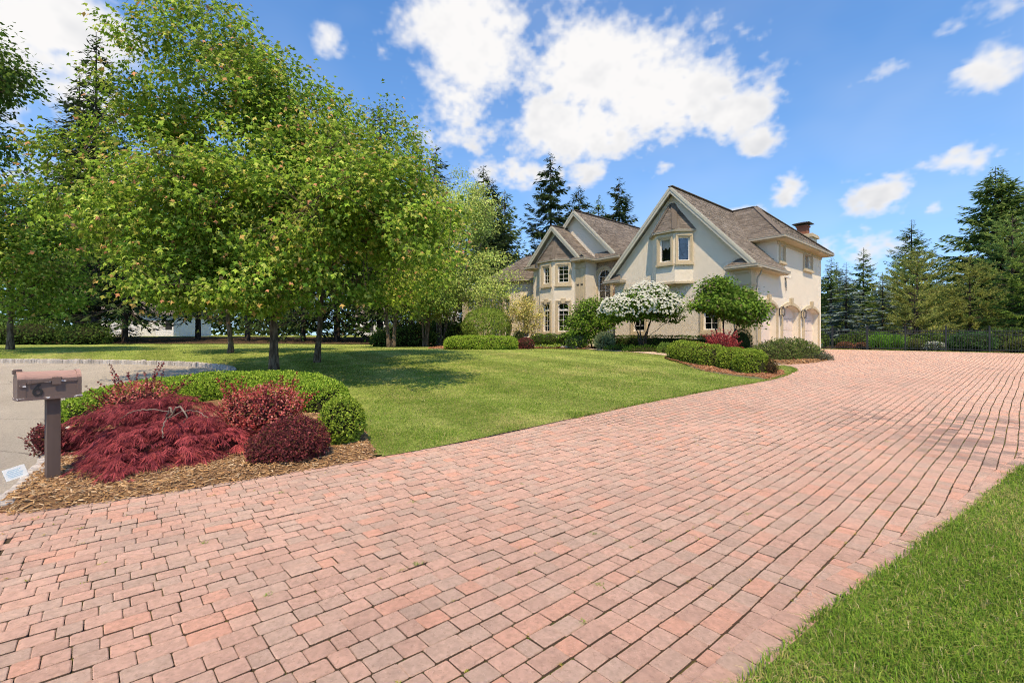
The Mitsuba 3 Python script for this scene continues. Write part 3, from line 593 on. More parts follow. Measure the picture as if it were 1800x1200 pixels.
# bay window of the main gable
def bay(pts, z0, z1, wins, roof_apex, apex_w, over=.16, crown=.12, tag_=None):
    pts = [np.array(p, float) for p in pts]
    for i in range(3):
        A, B = pts[i], pts[i + 1]; f, L = frame2(A, B); ws = wins[i]
        wall(A, B, [(0, z0), (L, z0), (L, z1), (0, z1)], [arch(*w[:4], w[4] if len(w) > 4 else 0) for w in ws], thick=.12)
        for w in ws: window(f, *w[:4], **w[5])
        tb = MB(); tband(f, -.02, L + .02, -.01, .055, z1 - crown, z1, tb); 
        if z0 > 2: tb2 = MB(); tband(f, -.03, L + .03, -.02, .05, z0 - .05, z0 + .06, tb2); put(house + '__bay_sill_band', tb2.mesh(H), 'm_tan')
        put(house + '__bay_cornice', tb.mesh(H), 'm_tan')
    c = (pts[0] + pts[3]) / 2
    fl = MB(); v = np.array([[*p, z0 - .03] for p in pts] + [[*p, z1 - .02] for p in pts]); fl.add(v[:4], [[0, 1, 2], [0, 2, 3]]); put(house + '__bay_floor', fl.mesh(H), 'm_tan'); fl = MB(); fl.add(v[4:], [[0, 2, 1], [0, 3, 2]]); put(house + '__bay_ceiling', fl.mesh(H), 'm_tan')
    e = [c + (p - c) * np.array([1 + over / 1.1, 1]) + np.array([0, -over if i in (1, 2) else 0]) for i, p in enumerate(pts)]
    e[0][1] = e[3][1] = -.004; a0, a1 = np.array([c[0] - apex_w, -.004, roof_apex]), np.array([c[0] + apex_w, -.004, roof_apex]); E = [np.array([*q, z1 + .02]) for q in e]
    roof([E[1], E[2], a1, a0]); roof([E[0], E[1], a0]); roof([E[2], E[3], a1]); ridge(E[1], a0); ridge(E[2], a1)
    for i in range(3): gutter(E[i] - [0, 0, .05], E[i + 1] - [0, 0, .05], .05, .09)
    sf = MB(); sf.add([[*p, z1 - .04] for p in e], [[0, 1, 2], [0, 2, 3]]); put(house + '__bay_cornice', sf.mesh(H), 'm_fascia')
wk = dict(nx=1, nz_=1, muntin=False, cas=.13)
bay([(-5.02, 0), (-4.42, -.62), (-3.36, -.62), (-2.72, 0)], 4.42, 7.05,
    [[], [(.22, .84, 5.52, 6.72, 0, dict(wk, curtain=.45))], [(.16, .74, 5.52, 6.72, 0, wk)]], 8.62, .10)

# --- the left gable with the two-storey bay
f9 = MB()
k, f, L = wall((-14.30, 0), (-9.66, 0), [(0, Zb), (4.64, Zb), (4.64, 6.55), (2.10, 8.85), (0, 6.62)], [sbox(.72, .4, 3.62, 6.55)])
k, fr_, L = wall((-9.66, 0), (-9.66, 1.1), [(0, Zb), (1.1, Zb), (1.1, 6.6), (0, 6.6)], [])
k, fl_, L = wall((-14.30, 3.2), (-14.30, 0), [(0, Zb), (3.2, Zb), (3.2, 6.6), (0, 6.6)], [])
wl = dict(cas=.17)
lo = dict(cas=.17, nx=2, nz_=5, transom=3.45, key=True, sill=False)
bay([(-13.66, 0), (-12.98, -.68), (-11.72, -.68), (-10.58, 0)], Zb, 6.68,
    [[], [(.36, .92, 5.20, 6.28, 0, dict(wl, nx=2, nz_=4)), (.34, .94, 2.08, 3.90, .26, lo)],
     [(.30, .98, 5.20, 6.28, 0, dict(wl, nx=2, nz_=4)), (.30, .98, 2.08, 3.90, .26, lo)]], 8.42, .06, over=.13)
AX, AZ, LXE, RXE = -12.19, 9.03, -14.62, -9.78; s2 = (AZ - 6.62) / 2.42
za = lambda x: AZ - s2 * abs(x - AX)
roof([(RXE, -.36, za(RXE)), (RXE, 1.12, za(RXE)), (AX, 1.12, AZ), (AX, -.36, AZ)])
roof([(LXE, -.36, za(LXE)), (LXE, 4.0, za(LXE)), (AX, 4.0, AZ), (AX, -.36, AZ)])
ridge((AX, -.38, AZ), (AX, 1.1, AZ)); rake((RXE + .04, -.38, za(RXE + .04)), (AX, -.38, AZ)); rake((LXE + .04, -.38, za(LXE + .04)), (AX, -.38, AZ))
for x0, x1 in ((RXE, AX), (LXE, AX)): DECK.add([(x0, -.36, za(x0) - .1), (x1, -.36, za(x1) - .1), (x1, 0, za(x1) - .1), (x0, 0, za(x0) - .1)], [[0, 1, 2], [0, 2, 3]])
gz = 6.58
gutter((RXE + .46, -.45, gz - .08), (RXE + .46, .50, gz - .08)); gutter((RXE + .46, -.45, gz - .08), (RXE - .7, -.45, gz - .08)); gutter((LXE - .12, -.45, gz - .08), (LXE + .85, -.45, gz - .08)); gutter((LXE - .12, -.45, gz - .08), (LXE - .12, 2.4, gz - .08))
soff.box(-9.64, RXE + .46, -.45, 1.1, gz - .18, gz - .145); soff.box(RXE - .7, -9.66, -.45, -.003, gz - .18, gz - .145); soff.box(LXE - .1, LXE + .85, -.45, -.003, gz - .18, gz - .145); soff.box(LXE - .1, -14.31, -.003, 2.4, gz - .18, gz - .145)
roof([(LXE - .15, -.46, gz), (LXE + .85, -.46, gz), (LXE + .55, -.02, gz + .32), (LXE + .1, -.02, gz + .32)])
roof([(RXE - .7, -.46, gz), (RXE + .48, -.46, gz), (RXE + .10, -.02, gz + .32), (RXE - .4, -.02, gz + .32)])
roof([(RXE + .50, -.46, gz), (RXE + .50, .52, gz), (RXE + .0, .52, gz + .42), (RXE + .0, -.46, gz + .42)])
# shutters-like tall pilaster panel beside the bay
pp = MB(); pp.box(-10.40, -9.66, -.07, 0, .4, 6.38); pp.box(-10.32, -10.06, -.095, -.07, 1.2, 5.95); pp.box(-10.00, -9.74, -.095, -.07, 1.2, 5.95); pp.box(-10.46, -9.60, -.11, 0, 6.0, 6.12)
part('pilaster', pp, 'm_tan')
vt = MB(); vt.box(-10.28, -10.10, -.11, -.095, 4.93, 5.03); vt.box(-9.96, -9.78, -.11, -.095, 4.93, 5.03); part('vent', vt, 'm_dark_metal')
# --- the taller gable behind, stone entry wall with the arched window
GX, GZ = -11.31, 10.05; s3 = (GZ - 6.72) / 3.37; zgf = lambda x: GZ - s3 * abs(x - GX)
aw = (1.02, 2.0, 2.4, 5.95)    # arched window in the stone wall, measured from x=-10.6
k, fg, L = wall((-14.5, 1.1), (-7.45, 1.1), [(0, 6.55), (7.05, 6.55), (6.55, 6.75), (14.5 - 11.31, 9.9), (0, 6.9)], [], name='gable_wall')
k, fe, L = wall((-10.6, 1.12), (-7.43, 1.12), [(0, Zb), (3.17, Zb), (3.17, 6.6), (0, 6.6)], [arch(*aw, .49)], name='entry_wall')
window(fe, *aw, rise=.49, nx=2, nz_=8, cas=.20, sill=False)
rst = RNG(31); y = .9
stone_free = arch(aw[0] - .21, aw[1] + .21, .2, aw[3] + .21, .52)
while y < 6.4:
    hh = rst.uniform(.16, .30); x = .96 - .02
    while x < 3.12:
        ww = rst.uniform(.2, .48); b = sbox(x + .012, y + .012, min(x + ww, 3.14) - .012, y + hh - .012).difference(stone_free)
        for g in getattr(b, 'geoms', [b]):
            if g.geom_type == 'Polygon' and g.area > .012:
                g = g.simplify(.01); e = extrude(g, -.005, rst.uniform(.03, .06)); v, q = e.mesh(); put(house + '__entry_wall__stone', (H(fe(v)), q), 'm_stone', uv=np.full((len(v), 2), rst.uniform(size=2)))
        x += ww
    y += hh
roof([(-7.86, .78, zgf(-7.86)), (-7.86, 10, zgf(-7.86)), (GX, 10, GZ), (GX, .78, GZ)])
roof([(-14.76, .78, zgf(-14.76)), (-14.76, 10, zgf(-14.76)), (GX, 10, GZ), (GX, .78, GZ)])
ridge((GX, .76, GZ), (GX, 10, GZ)); rake((-7.92, .76, zgf(-7.92)), (GX, .76, GZ)); rake((-14.7, .76, zgf(-14.7)), (GX, .76, GZ))
for x0, x1 in ((-7.86, GX), (-14.76, GX)): DECK.add([(x0, .78, zgf(x0) - .1), (x1, .78, zgf(x1) - .1), (x1, 1.1, zgf(x1) - .1), (x0, 1.1, zgf(x0) - .1)], [[0, 1, 2], [0, 2, 3]])
roof([(-9.3, .52, gz), (-7.3, .52, gz), (-7.3, 1.09, gz + .46), (-9.8, 1.09, gz + .46)]); gutter((-9.32, .50, gz - .08), (-7.5, .50, gz - .08)); soff.box(-9.32, -7.45, .50, 1.1, gz - .18, gz - .145)
# --- upper wing over the garage with its hipped roof
k, fw, L = wall((-1.75, 3.3), (0, 3.3), [(0, 5.0), (1.74, 4.9), (1.74, 6.62), (0, 6.62)], [], name='wing_wall')
ez = 6.72; rz, ry = 9.44, 6.78; E0, E1, E2 = np.array([.46, 2.85, ez]), np.array([.46, 10.70, ez]), np.array([-2.4, ry, rz])
sF = (rz - ez) / (ry - 2.85)
roof([(-1.29, 2.85, ez), E0, E2, (-3.73, ry, rz)]); roof([E0, E1, E2]); roof([E1, (-1.29, 10.70, ez), (-3.73, ry, rz), E2])
ridge(E0, E2); ridge(E1, E2); ridge(E2, (-3.7, ry, rz))
gutter((-1.2, 2.80, ez - .07), (.51, 2.80, ez - .07)); gutter((.51, 2.80, ez - .07), (.51, 10.75, ez - .07)); gutter((.51, 10.75, ez - .07), (-7.4, 10.75, ez - .07))
soff.box(0.002, .5, 2.85, 10.7, ez - .17, ez - .135); soff.box(-1.3, 0.002, 2.85, 3.298, ez - .17, ez - .135); soff.box(-7.4, .0, 10.25, 10.7, ez - .17, ez - .135)
fz = MB(); fz.box(0.002, .05, 3.28, 10.25, ez - .36, ez - .17); part('frieze', fz, 'm_tan')
wall((0, 10.25), (-7.45, 10.25), [(0, Zb), (7.45, Zb), (7.45, 6.62), (3.7, 9.1), (0, 6.62)]); wall((-7.45, 10.25), (-7.45, 1.1), [(0, Zb), (9.15, Zb), (9.15, 5.3), (0, 5.3)])
# --- chimney
ch = MB(); ch.box(-1.55, -.35, 9.75, 10.75, 4, 7.75); part('chimney', ch, 'm_stucco'); c_ = house + '__chimney'
cc_ = MB(); cc_.box(-1.66, -.24, 9.64, 10.86, 7.75, 7.90); cc_.box(-1.60, -.30, 9.70, 10.80, 7.90, 7.98); part('cap', cc_, 'm_tan', parent=c_)
fl2 = MB(); fl2.box(-1.22, -.68, 9.98, 10.52, 7.98, 8.56); fl2.box(-1.27, -.63, 9.93, 10.57, 8.50, 8.58); part('flue', fl2, 'm_brick', parent=c_)
hd = MB(); [hd.box(x - .02, x + .02, y - .02, y + .02, 8.58, 8.72) for x in (-1.2, -.7) for y in (10.0, 10.5)]
a = np.array([(-1.42, 9.78, 8.72), (-.48, 9.78, 8.72), (-.48, 10.72, 8.72), (-1.42, 10.72, 8.72), (-.95, 10.25, 8.86), (-1.42, 9.78, 8.68), (-.48, 9.78, 8.68), (-.48, 10.72, 8.68), (-1.42, 10.72, 8.68)])
hd.add(a, [[0, 1, 4], [1, 2, 4], [2, 3, 4], [3, 0, 4], [5, 6, 1], [5, 1, 0], [6, 7, 2], [6, 2, 1], [7, 8, 3], [7, 3, 2], [8, 5, 0], [8, 0, 3], [5, 7, 6], [5, 8, 7]]); part('rain_hood', hd, 'm_dark_metal', parent=c_)
# --- left wing: low hipped roof and the rounded bay
def cyl_pts(cx, cy, R, a0, a1, n): a = np.radians(np.linspace(a0, a1, n)); return [np.array([cx + R * np.cos(t), cy + R * np.sin(t)]) for t in a]
tc = (-17.35, 2.4); tp = cyl_pts(*tc, 2.55, 185, 355, 11)
for i in range(10):
    A, B = tp[i], tp[i + 1]; L = np.linalg.norm(B - A); win = i in (2, 4, 5, 7)
    wall(A, B, [(0, Zb), (L, Zb), (L, 5.85), (0, 5.85)], [arch(.12, L - .12, 1.75, 4.7, .25)] if win else [], thick=.1, name='rounded_wall')
    f_, _ = frame2(A, B)
    if win: window(f_, .12, L - .12, 1.75, 4.7, .25, nx=1, nz_=5, cas=.09, sill=False)
    tb = MB(); tband(f_, -.01, L + .01, -.01, .05, 5.62, 5.85, tb); put(house + '__bay_cornice', tb.mesh(H), 'm_tan')
te = cyl_pts(*tc, 2.98, 170, 370, 13)
for i in range(12):
    A, B = te[i], te[i + 1]; roof([(*A, 5.93), (*B, 5.93), (tc[0] + .6, tc[1] + 2.0, 9.3)]); gutter((*A, 5.86), (*B, 5.86), .09, .11)
    DECK.add([(*A, 5.84), (*B, 5.84), (*tc, 5.84)], [[0, 1, 2]])
k, fq, L = wall((-25.5, 2.6), (-14.3, 2.6), [(0, Zb), (11.2, Zb), (11.2, 5.8), (0, 5.8)], [arch(.9, 1.9, 1.7, 4.2, .3), arch(3.0, 4.4, 1.2, 4.2, .3)])
window(fq, .9, 1.9, 1.7, 4.2, .3, nx=2, nz_=5); window(fq, 3.0, 4.4, 1.2, 4.2, .3, nx=3, nz_=6)
wall((-25.5, 11), (-25.5, 2.6), [(0, Zb), (8.4, Zb), (8.4, 5.8), (0, 5.8)])
roof([(-26, 2.1, 5.92), (-13.5, 2.1, 5.92), (-13.5, 6.6, 9.25), (-22.2, 6.6, 9.25)]); roof([(-26, 11.1, 5.92), (-26, 2.1, 5.92), (-22.2, 6.6, 9.25)]); ridge((-22.2, 6.6, 9.25), (-13.5, 6.6, 9.25))
gutter((-26, 2.05, 5.85), (-19.8, 2.05, 5.85)); soff.box(-26, -19.8, 2.1, 2.6, 5.76, 5.80)
cl = MB(); [cl.box(x - .2, x + .2, 1.75, 2.15, .4, 5.7) for x in (-25.2, -23.0, -20.9)]; part('column', cl, 'm_tan')
put(house + '__shingles', (H(SHV.mesh()[0]), SHV.mesh()[1]), 'm_shingle', uv=np.vstack(SHUV), kind='stuff')
put(house + '__roof_deck', DECK.mesh(H), 'm_fascia'); put(house + '__ridge_cap', capm.mesh(H), 'm_shingle', uv=np.full((len(capm.mesh()[0]), 2), .35))
# wall lanterns between the garage bays and the flood light wiring
for lab, y in (('black wall lantern between the first and second garage bays', 3.52), ('black wall lantern between the second and third garage bays', 6.73)):
    t = thing('wall_lantern', lab, 'lamp', 'lanterns between the garage bays'); m = MB(); m.box(0, .03, y - .06, y + .06, 2.75, 3.15); m.tube([(.03, y, 3.05), (.12, y, 3.22), (.20, y, 3.20)], .014, 6); put(t + '__bracket', m.mesh(H), 'm_dark_metal')
    r_ = MB(); ro = np.array([(.20 + .105 * np.cos(q), y + .105 * np.sin(q), 3.08) for q in np.arange(4) * np.pi / 2 + np.pi / 4] + [(.20, y, 3.26)]); r_.add(ro, [[0, 1, 4], [1, 2, 4], [2, 3, 4], [3, 0, 4], [0, 2, 1], [0, 3, 2]]); put(t + '__roof', r_.mesh(H), 'm_dark_metal')
    g_ = MB(); lo_, hi_ = .045, .072
    c8 = [(.20 + s * q[0], y + s * q[1], z) for s, z in ((lo_, 2.78), (hi_, 3.07)) for q in ((-1, -1), (1, -1), (1, 1), (-1, 1))]; g_.add(c8, [[a, b, b + 4] for a, b in ((0, 1), (1, 2), (2, 3), (3, 0))] + [[a, b + 4, a + 4] for a, b in ((0, 1), (1, 2), (2, 3), (3, 0))]); put(t + '__glass', g_.mesh(H), 'm_lampglass')
    e_ = MB(); [e_.bar(c8[j], c8[j + 4], .014, .014, up=(0, 1, .1)) for j in range(4)]; e_.box(.20 - .055, .20 + .055, y - .055, y + .055, 2.75, 2.78); e_.tube([(.20, y, 2.68), (.20, y, 2.75)], [.008, .03], 6); put(t + '__cage', e_.mesh(H), 'm_dark_metal')
fl_ = thing('flood_light', 'small twin flood light with a dangling cable high on the garage wall', 'lamp'); m = MB(); m.box(0, .05, 4.28, 4.40, 4.68, 4.80); m.tube([(.04, 4.34, 4.7), (.05, 4.30, 4.45), (.05, 4.33, 4.2), (.05, 4.36, 4.05)], .012, 5); m.tube([(.04, 4.40, 4.7), (.05, 4.46, 4.4), (.05, 4.44, 4.1)], .010, 5); put(fl_ + '__mount', m.mesh(H), 'm_dark_metal')
m = MB(); m.tube([(.05, 4.34, 4.76), (.22, 4.44, 4.74)], [.03, .055], 8); m.tube([(.05, 4.30, 4.76), (.20, 4.20, 4.76)], [.03, .05], 8); put(fl_ + '__lamp_head', m.mesh(H), 'm_white', smooth=40)
# ------------------------------------------------------------------ vegetation builders
def leaves(P, D, N, L, Wd, C, shape='kite', fold=.12):
    """P bases, D along the leaf, N rough upper side (n,3); L, Wd (n,); C (n,3) -> verts, faces, colours"""
    n = len(P); D = unit(D); S = unit(np.cross(D, N)); U = np.cross(S, D); L, Wd = L[:, None], Wd[:, None]; i = np.arange(n)[:, None]
    if shape == 'kite':
        V = np.stack([P, P + D * L * .5 + S * Wd * .5 - U * Wd * fold, P + D * L, P + D * L * .5 - S * Wd * .5 - U * Wd * fold], 1); F = np.vstack([i * 4 + [0, 1, 2], i * 4 + [0, 2, 3]]); k = 4
    elif shape == 'maple':
        V = np.stack([P, P + D * L * .42 + S * Wd * .56 - U * Wd * fold * 1.4, P + D * L * .55 + S * Wd * .20, P + D * L - U * L * .10, P + D * L * .55 - S * Wd * .20, P + D * L * .42 - S * Wd * .56 - U * Wd * fold * 1.4], 1)
        F = np.vstack([i * 6 + q for q in ([0, 1, 2], [0, 2, 3], [0, 3, 4], [0, 4, 5])]); k = 6
    else:   # needle: one long triangle
        V = np.stack([P - S * Wd * .5, P + S * Wd * .5, P + D * L], 1); F = i * 3 + [0, 1, 2]; k = 3
    return V.reshape(-1, 3), F, np.repeat(C, k, 0)
GAIN = 1.42
def pick(r, n, pal):
    w = np.array([q[1] for q in pal], float); c = np.array([q[0] for q in pal])[r.choice(len(pal), n, p=w / w.sum())]
    return np.minimum(c * GAIN * r.uniform(.78, 1.22, (n, 1)), .82)
def rdir(r, n): return unit(r.normal(size=(n, 3)))

def broadleaf(name, label, cat, base, spread, fork, blobs, nclump, per, leaf, pal, seed, tr=.16, clump=.42, shape='kite', nlimb=16, droop=.35, stems=((0, 0),), gap=.36, bark='m_bark', group=None, gapscale=.5, shell=.30, ztop=None, flat=.62, tipcol=None):
    """tapered trunk(s) with limbs to leaf clumps spread through the blobs ((x,y,z),(rx,ry,rz),weight), in metres"""
    r = RNG(seed); k = thing(name, label, cat, group); bx, by = base; bz = float(zg(bx, by))
    w = np.array([b[2] for b in blobs], float); w /= w.sum(); cl = np.zeros((0, 3)); ob = np.zeros((0, 3))
    while len(cl) < nclump:
        m = nclump * 2; j = r.choice(len(blobs), m, p=w); c = np.array([b[0] for b in blobs])[j]; R = np.array([b[1] for b in blobs])[j]
        u = rdir(r, m) * (shell + (1 - shell) * r.uniform(0, 1, (m, 1)) ** .45) * (1 + .16 * r.normal(size=(m, 1)) * (r.uniform(size=(m, 1)) < .4)); p = c + u * R
        g = meshkit.noise(p * gapscale, seed) ; q = (g > gap) & (p[:, 2] > bz + .25); cl = np.vstack([cl, p[q]]); ob = np.vstack([ob, unit((u / R)[q])])
    cl, ob = cl[:nclump], ob[:nclump]; C = np.array([b[0] for b in blobs]); top = ztop or (C[:, 2] + np.array([b[1] for b in blobs])[:, 2]).max() - .6
    tk, br = MB(), MB(); fz_ = bz + fork; axis = []
    cen = (C * w[:, None]).sum(0)
    for s_, (ox, oy) in enumerate(stems):
        n = 12; t = np.linspace(0, 1, n)[:, None]; a = np.array([bx + ox * .25, by + oy * .25, bz - .06]); e = np.array([cen[0] * .75 + bx * .25 + ox * 2.2, cen[1] * .75 + by * .25 + oy * 2.2, top])
        p = a + (e - a) * np.c_[t ** 1.35, t ** 1.35, t] + np.c_[np.cumsum(r.normal(0, .025, (n, 2)), 0), np.zeros(n)] * (t > .1); rad = tr * (1 - .92 * t[:, 0] ** .8); rad[0] *= 1.28
        tk.tube(spline(p, 30), np.interp(np.linspace(0, 1, 30), t[:, 0], rad), 9); axis.append((p, rad))
    P_ax = np.vstack([a[0] for a in axis]); R_ax = np.concatenate([a[1] for a in axis]); okx = P_ax[:, 2] > fz_ - .1
    if okx.sum() < 2: okx = P_ax[:, 2] > bz + .3 * (top - bz)
    P_ax, R_ax = P_ax[okx], R_ax[okx]
    lim = [r.integers(len(cl))]; dmin = np.full(len(cl), 9e9)
    for _ in range(nlimb - 1): dmin = np.minimum(dmin, np.linalg.norm(cl - cl[lim[-1]], axis=1)); lim.append(int(np.argmax(dmin * r.uniform(.7, 1, len(cl)))))
    LP, LR = [], []
    for j in lim:
        e = cl[j]; score = np.abs(P_ax[:, 2] - (e[2] - .62 * np.linalg.norm((P_ax - e)[:, :2], axis=1))) + .25 * np.linalg.norm(P_ax - e, axis=1); a = int(np.argmin(score)); s0 = P_ax[a]
        t = np.linspace(0, 1, 9)[:, None]; mid = s0 + (e - s0) * np.c_[t, t, t ** .8] + np.sin(t * np.pi) * [0, 0, .25] + np.cumsum(r.normal(0, .05, (9, 3)), 0) * np.sin(t * np.pi); rr = max(.010, R_ax[a] * .42) * (1 - .88 * t[:, 0]); br.tube(mid, rr, 6); LP.append(mid[2:]); LR.append(rr[2:])
    LP, LR = np.vstack(LP + [P_ax]), np.concatenate(LR + [R_ax]); tree = cKDTree(LP); d, j = tree.query(cl)
    for c, jj, dd in zip(cl, j, d):
        if .15 < dd < 3.2:
            t = np.linspace(0, 1, 4)[:, None]; mid = LP[jj] + (c - LP[jj]) * t + np.sin(t * np.pi) * r.normal(0, .06, 3); br.tube(mid, min(.5 * LR[jj], .022) * (1 - .7 * t[:, 0]) + .003, 3, cap=False)
    put(k + '__trunk', tk.mesh(), bark, smooth=True); put(k + '__branches', br.mesh(), bark, smooth=True)
    n = nclump * per; o = np.repeat(cl, per, 0); oo = np.repeat(ob, per, 0); off = r.normal(0, 1, (n, 3)) * np.array([1, 1, flat]) * clump * np.repeat(r.uniform(.65, 1.25, nclump), per)[:, None] * .62
    P = o + off; D = unit(unit(off * [1, 1, .6]) * .6 + oo * .4 + rdir(r, n) * .7 - [0, 0, droop * 1.4]); N = unit(np.array([0, -.30, .75]) + oo * .6 + rdir(r, n) * .75)
    L = leaf[0] * r.uniform(.65, 1.25, n); Wd = L * leaf[1]; col = pick(r, n, pal) * np.repeat(r.uniform(.66, 1.24, (nclump, 1)), per, 0)
    if tipcol is not None:   # fresh shoots at the outer ends of the twigs
        outer = (off * oo).sum(1) > clump * .62; h_ = outer & (r.uniform(size=n) < .30); col[h_] = pick(r, int(h_.sum()), tipcol)
    v, f, c = leaves(P, D, N, L, Wd, col, shape); put(k + '__crown', (v, f), 'm_leaf', color=c, kind='stuff')
    return k

def conifer(name, label, base, Ht, R, pal, seed, dens=1., group=None, z0=.06, kind='spruce', cat='spruce tree', two_tops=False, spray=.5, lean=(0, 0), shape_pow=.85, gapp=.0, tr=None):
    """whorls of drooping (spruce) or rising (pine) branches, clad in needle sprays"""
    r = RNG(seed); k = thing(name, label, cat, group); bx, by = base; bz = float(zg(bx, by)); tk, br = MB(), MB()
    tops = [(0, 0, 1.)] + ([(R * .16, .1, .93)] if two_tops else [])
    Ps, Ds, Ns, Ls = [], [], [], []
    for ox, oy, hs in tops:
        hh = Ht * hs; t = np.linspace(0, 1, 14)[:, None]; p = np.c_[bx + ox * np.minimum(t * 3, 1) + lean[0] * t, by + oy * t + lean[1] * t, bz + hh * t - .1 * (1 - t)]; tk.tube(p, (tr or Ht * .0135) * (1 - .96 * t[:, 0]) + .01, 7)
        z = hh * z0; step = max(.22, Ht * .021) * (2.3 if kind == 'pine' else 1)
        while z < hh * .995:
            f = z / hh; rl = R * (1 - f) ** shape_pow * (.55 + .45 * min(1, f / max(z0 + .12, .02))) + .12
            for b in range(r.integers(9, 13) if kind == 'pine' else r.integers(5, 8)):
                if r.uniform() < gapp: continue
                az = r.uniform(0, 2 * np.pi); ln = rl * r.uniform(.62, 1.12); d2 = np.array([np.cos(az), np.sin(az), 0])
                s0 = np.array([bx + ox * min(f * 3, 1) + lean[0] * f, by + oy * f + lean[1] * f, bz + z + r.uniform(-.5, .5) * step * (.45 if kind == 'pine' else 1)])
                u = np.linspace(0, 1, 6)[:, None]
                if kind == 'spruce': dz = (.10 * (f - .35) * 3) * u - .42 * (1 - f * .75) * np.sin(u * np.pi * .62) + .16 * u ** 3
                elif kind == 'fir': dz = .12 * u - .16 * u ** 2
                else: dz = .10 * u + .26 * u ** 2 * (.4 + f)
                path = s0 + d2 * ln * u + np.c_[0 * u, 0 * u, dz * ln]
                if ln > .5: br.tube(path, (Ht * .0022 + .006) * (1 - .85 * u[:, 0]), 3, cap=False)
                m = max(4, int(ln * 14 * dens)); q = np.sort(r.uniform(.10 if kind != 'pine' else .28, 1.02, m) ** .8); ii = np.clip(q * 5, 0, 4.999); a = ii.astype(int); pt = path[a] + (path[np.minimum(a + 1, 5)] - path[a]) * (ii - a)[:, None]
                tang = unit(path[np.minimum(a + 1, 5)] - path[a]); side = np.cross(tang, [0, 0, 1.]); sg = r.choice([-1, 1], m)[:, None]
                sl_ = spray * (.35 + .65 * (1 - q * .55)) * min(1, ln / 1.6 + .25) * r.uniform(.6, 1.25, m)
                if kind == 'spruce': dd = tang * .75 + side * sg * r.uniform(.35, 1.1, (m, 1)) + np.array([0, 0, -1]) * r.uniform(.1, .95, (m, 1)); nn = np.array([0, 0, 1.]) + .5 * rdir(r, m)
                elif kind == 'fir': dd = tang * .8 + side * sg * r.uniform(.5, 1.1, (m, 1)) + np.array([0, 0, 1]) * r.uniform(-.25, .2, (m, 1)); nn = np.array([0, 0, 1.]) + .4 * rdir(r, m)
                else: dd = tang * .6 + rdir(r, m) * .75 + np.array([0, 0, .55]); nn = rdir(r, m) + np.array([0, 0, .8])
                Ps.append(pt); Ds.append(dd); Ns.append(nn); Ls.append(sl_)
            z += step * r.uniform(.75, 1.25)
    put(k + '__trunk', tk.mesh(), 'm_bark_dark', smooth=True); put(k + '__branches', br.mesh(), 'm_bark_dark')
    P, D, N, L = np.vstack(Ps), np.vstack(Ds), np.vstack(Ns), np.concatenate(Ls); n = len(P)
    if kind == 'pine':   # each shoot is a brush of needle blades
        m = 3; P = np.repeat(P, m, 0) ; D = unit(np.repeat(D, m, 0)) + .65 * rdir(r, n * m); N = rdir(r, n * m); L = np.repeat(L, m) * r.uniform(.55, 1.05, n * m); n *= m; Wd = L * .17
    else: Wd = L * (.30 if kind == 'spruce' else .34)
    v, f, c = leaves(P, D, N, L, Wd, pick(r, n, pal), 'kite', .2); put(k + '__foliage', (v, f), 'm_leaf', color=c, kind='stuff')
    return k

def shell_points(r, blobs, n, rough=.10, seed=1, up=True):
    """points and outward normals on the outside of a union of ellipsoids"""
    C = np.array([b[0] for b in blobs], float); R = np.array([b[1] for b in blobs], float); area = (R[:, 0] * R[:, 1] + R[:, 0] * R[:, 2] + R[:, 1] * R[:, 2]); P, N = np.zeros((0, 3)), np.zeros((0, 3))
    while len(P) < n:
        m = n * 2; j = r.choice(len(C), m, p=area / area.sum()); u = rdir(r, m); p = C[j] + u * R[j]; nn = unit(u / R[j])
        d = ((p[:, None] - C[None]) / R[None]); ins = ((d ** 2).sum(-1) < .93).sum(1) > 0; ok_ = ~ins
        p = p + nn * ((meshkit.fbm(p * (3.2 / max(R.mean(), .3)) , 3, seed) - .5) * 2 * rough * R.mean())[:, None]
        if up: ok_ &= p[:, 2] > zg(p[:, 0], p[:, 1]) + .01
        P, N = np.vstack([P, p[ok_]]), np.vstack([N, nn[ok_]])
    return P[:n], N[:n]
def core_mesh(blobs, s=.80):  # solid blobs added inside the foliage to block light
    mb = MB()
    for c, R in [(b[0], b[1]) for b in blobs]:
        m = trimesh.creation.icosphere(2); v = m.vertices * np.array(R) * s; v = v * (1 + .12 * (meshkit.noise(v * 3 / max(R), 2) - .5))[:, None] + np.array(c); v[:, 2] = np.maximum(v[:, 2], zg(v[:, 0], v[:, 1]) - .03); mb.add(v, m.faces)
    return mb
mat('m_core_and_stems', (.035, .036, .018), 1., 0.)  # dark colour for the added light-blocking cores and for real shoots
mat('m_core_and_stems_red', (.060, .022, .022), 1., 0.)
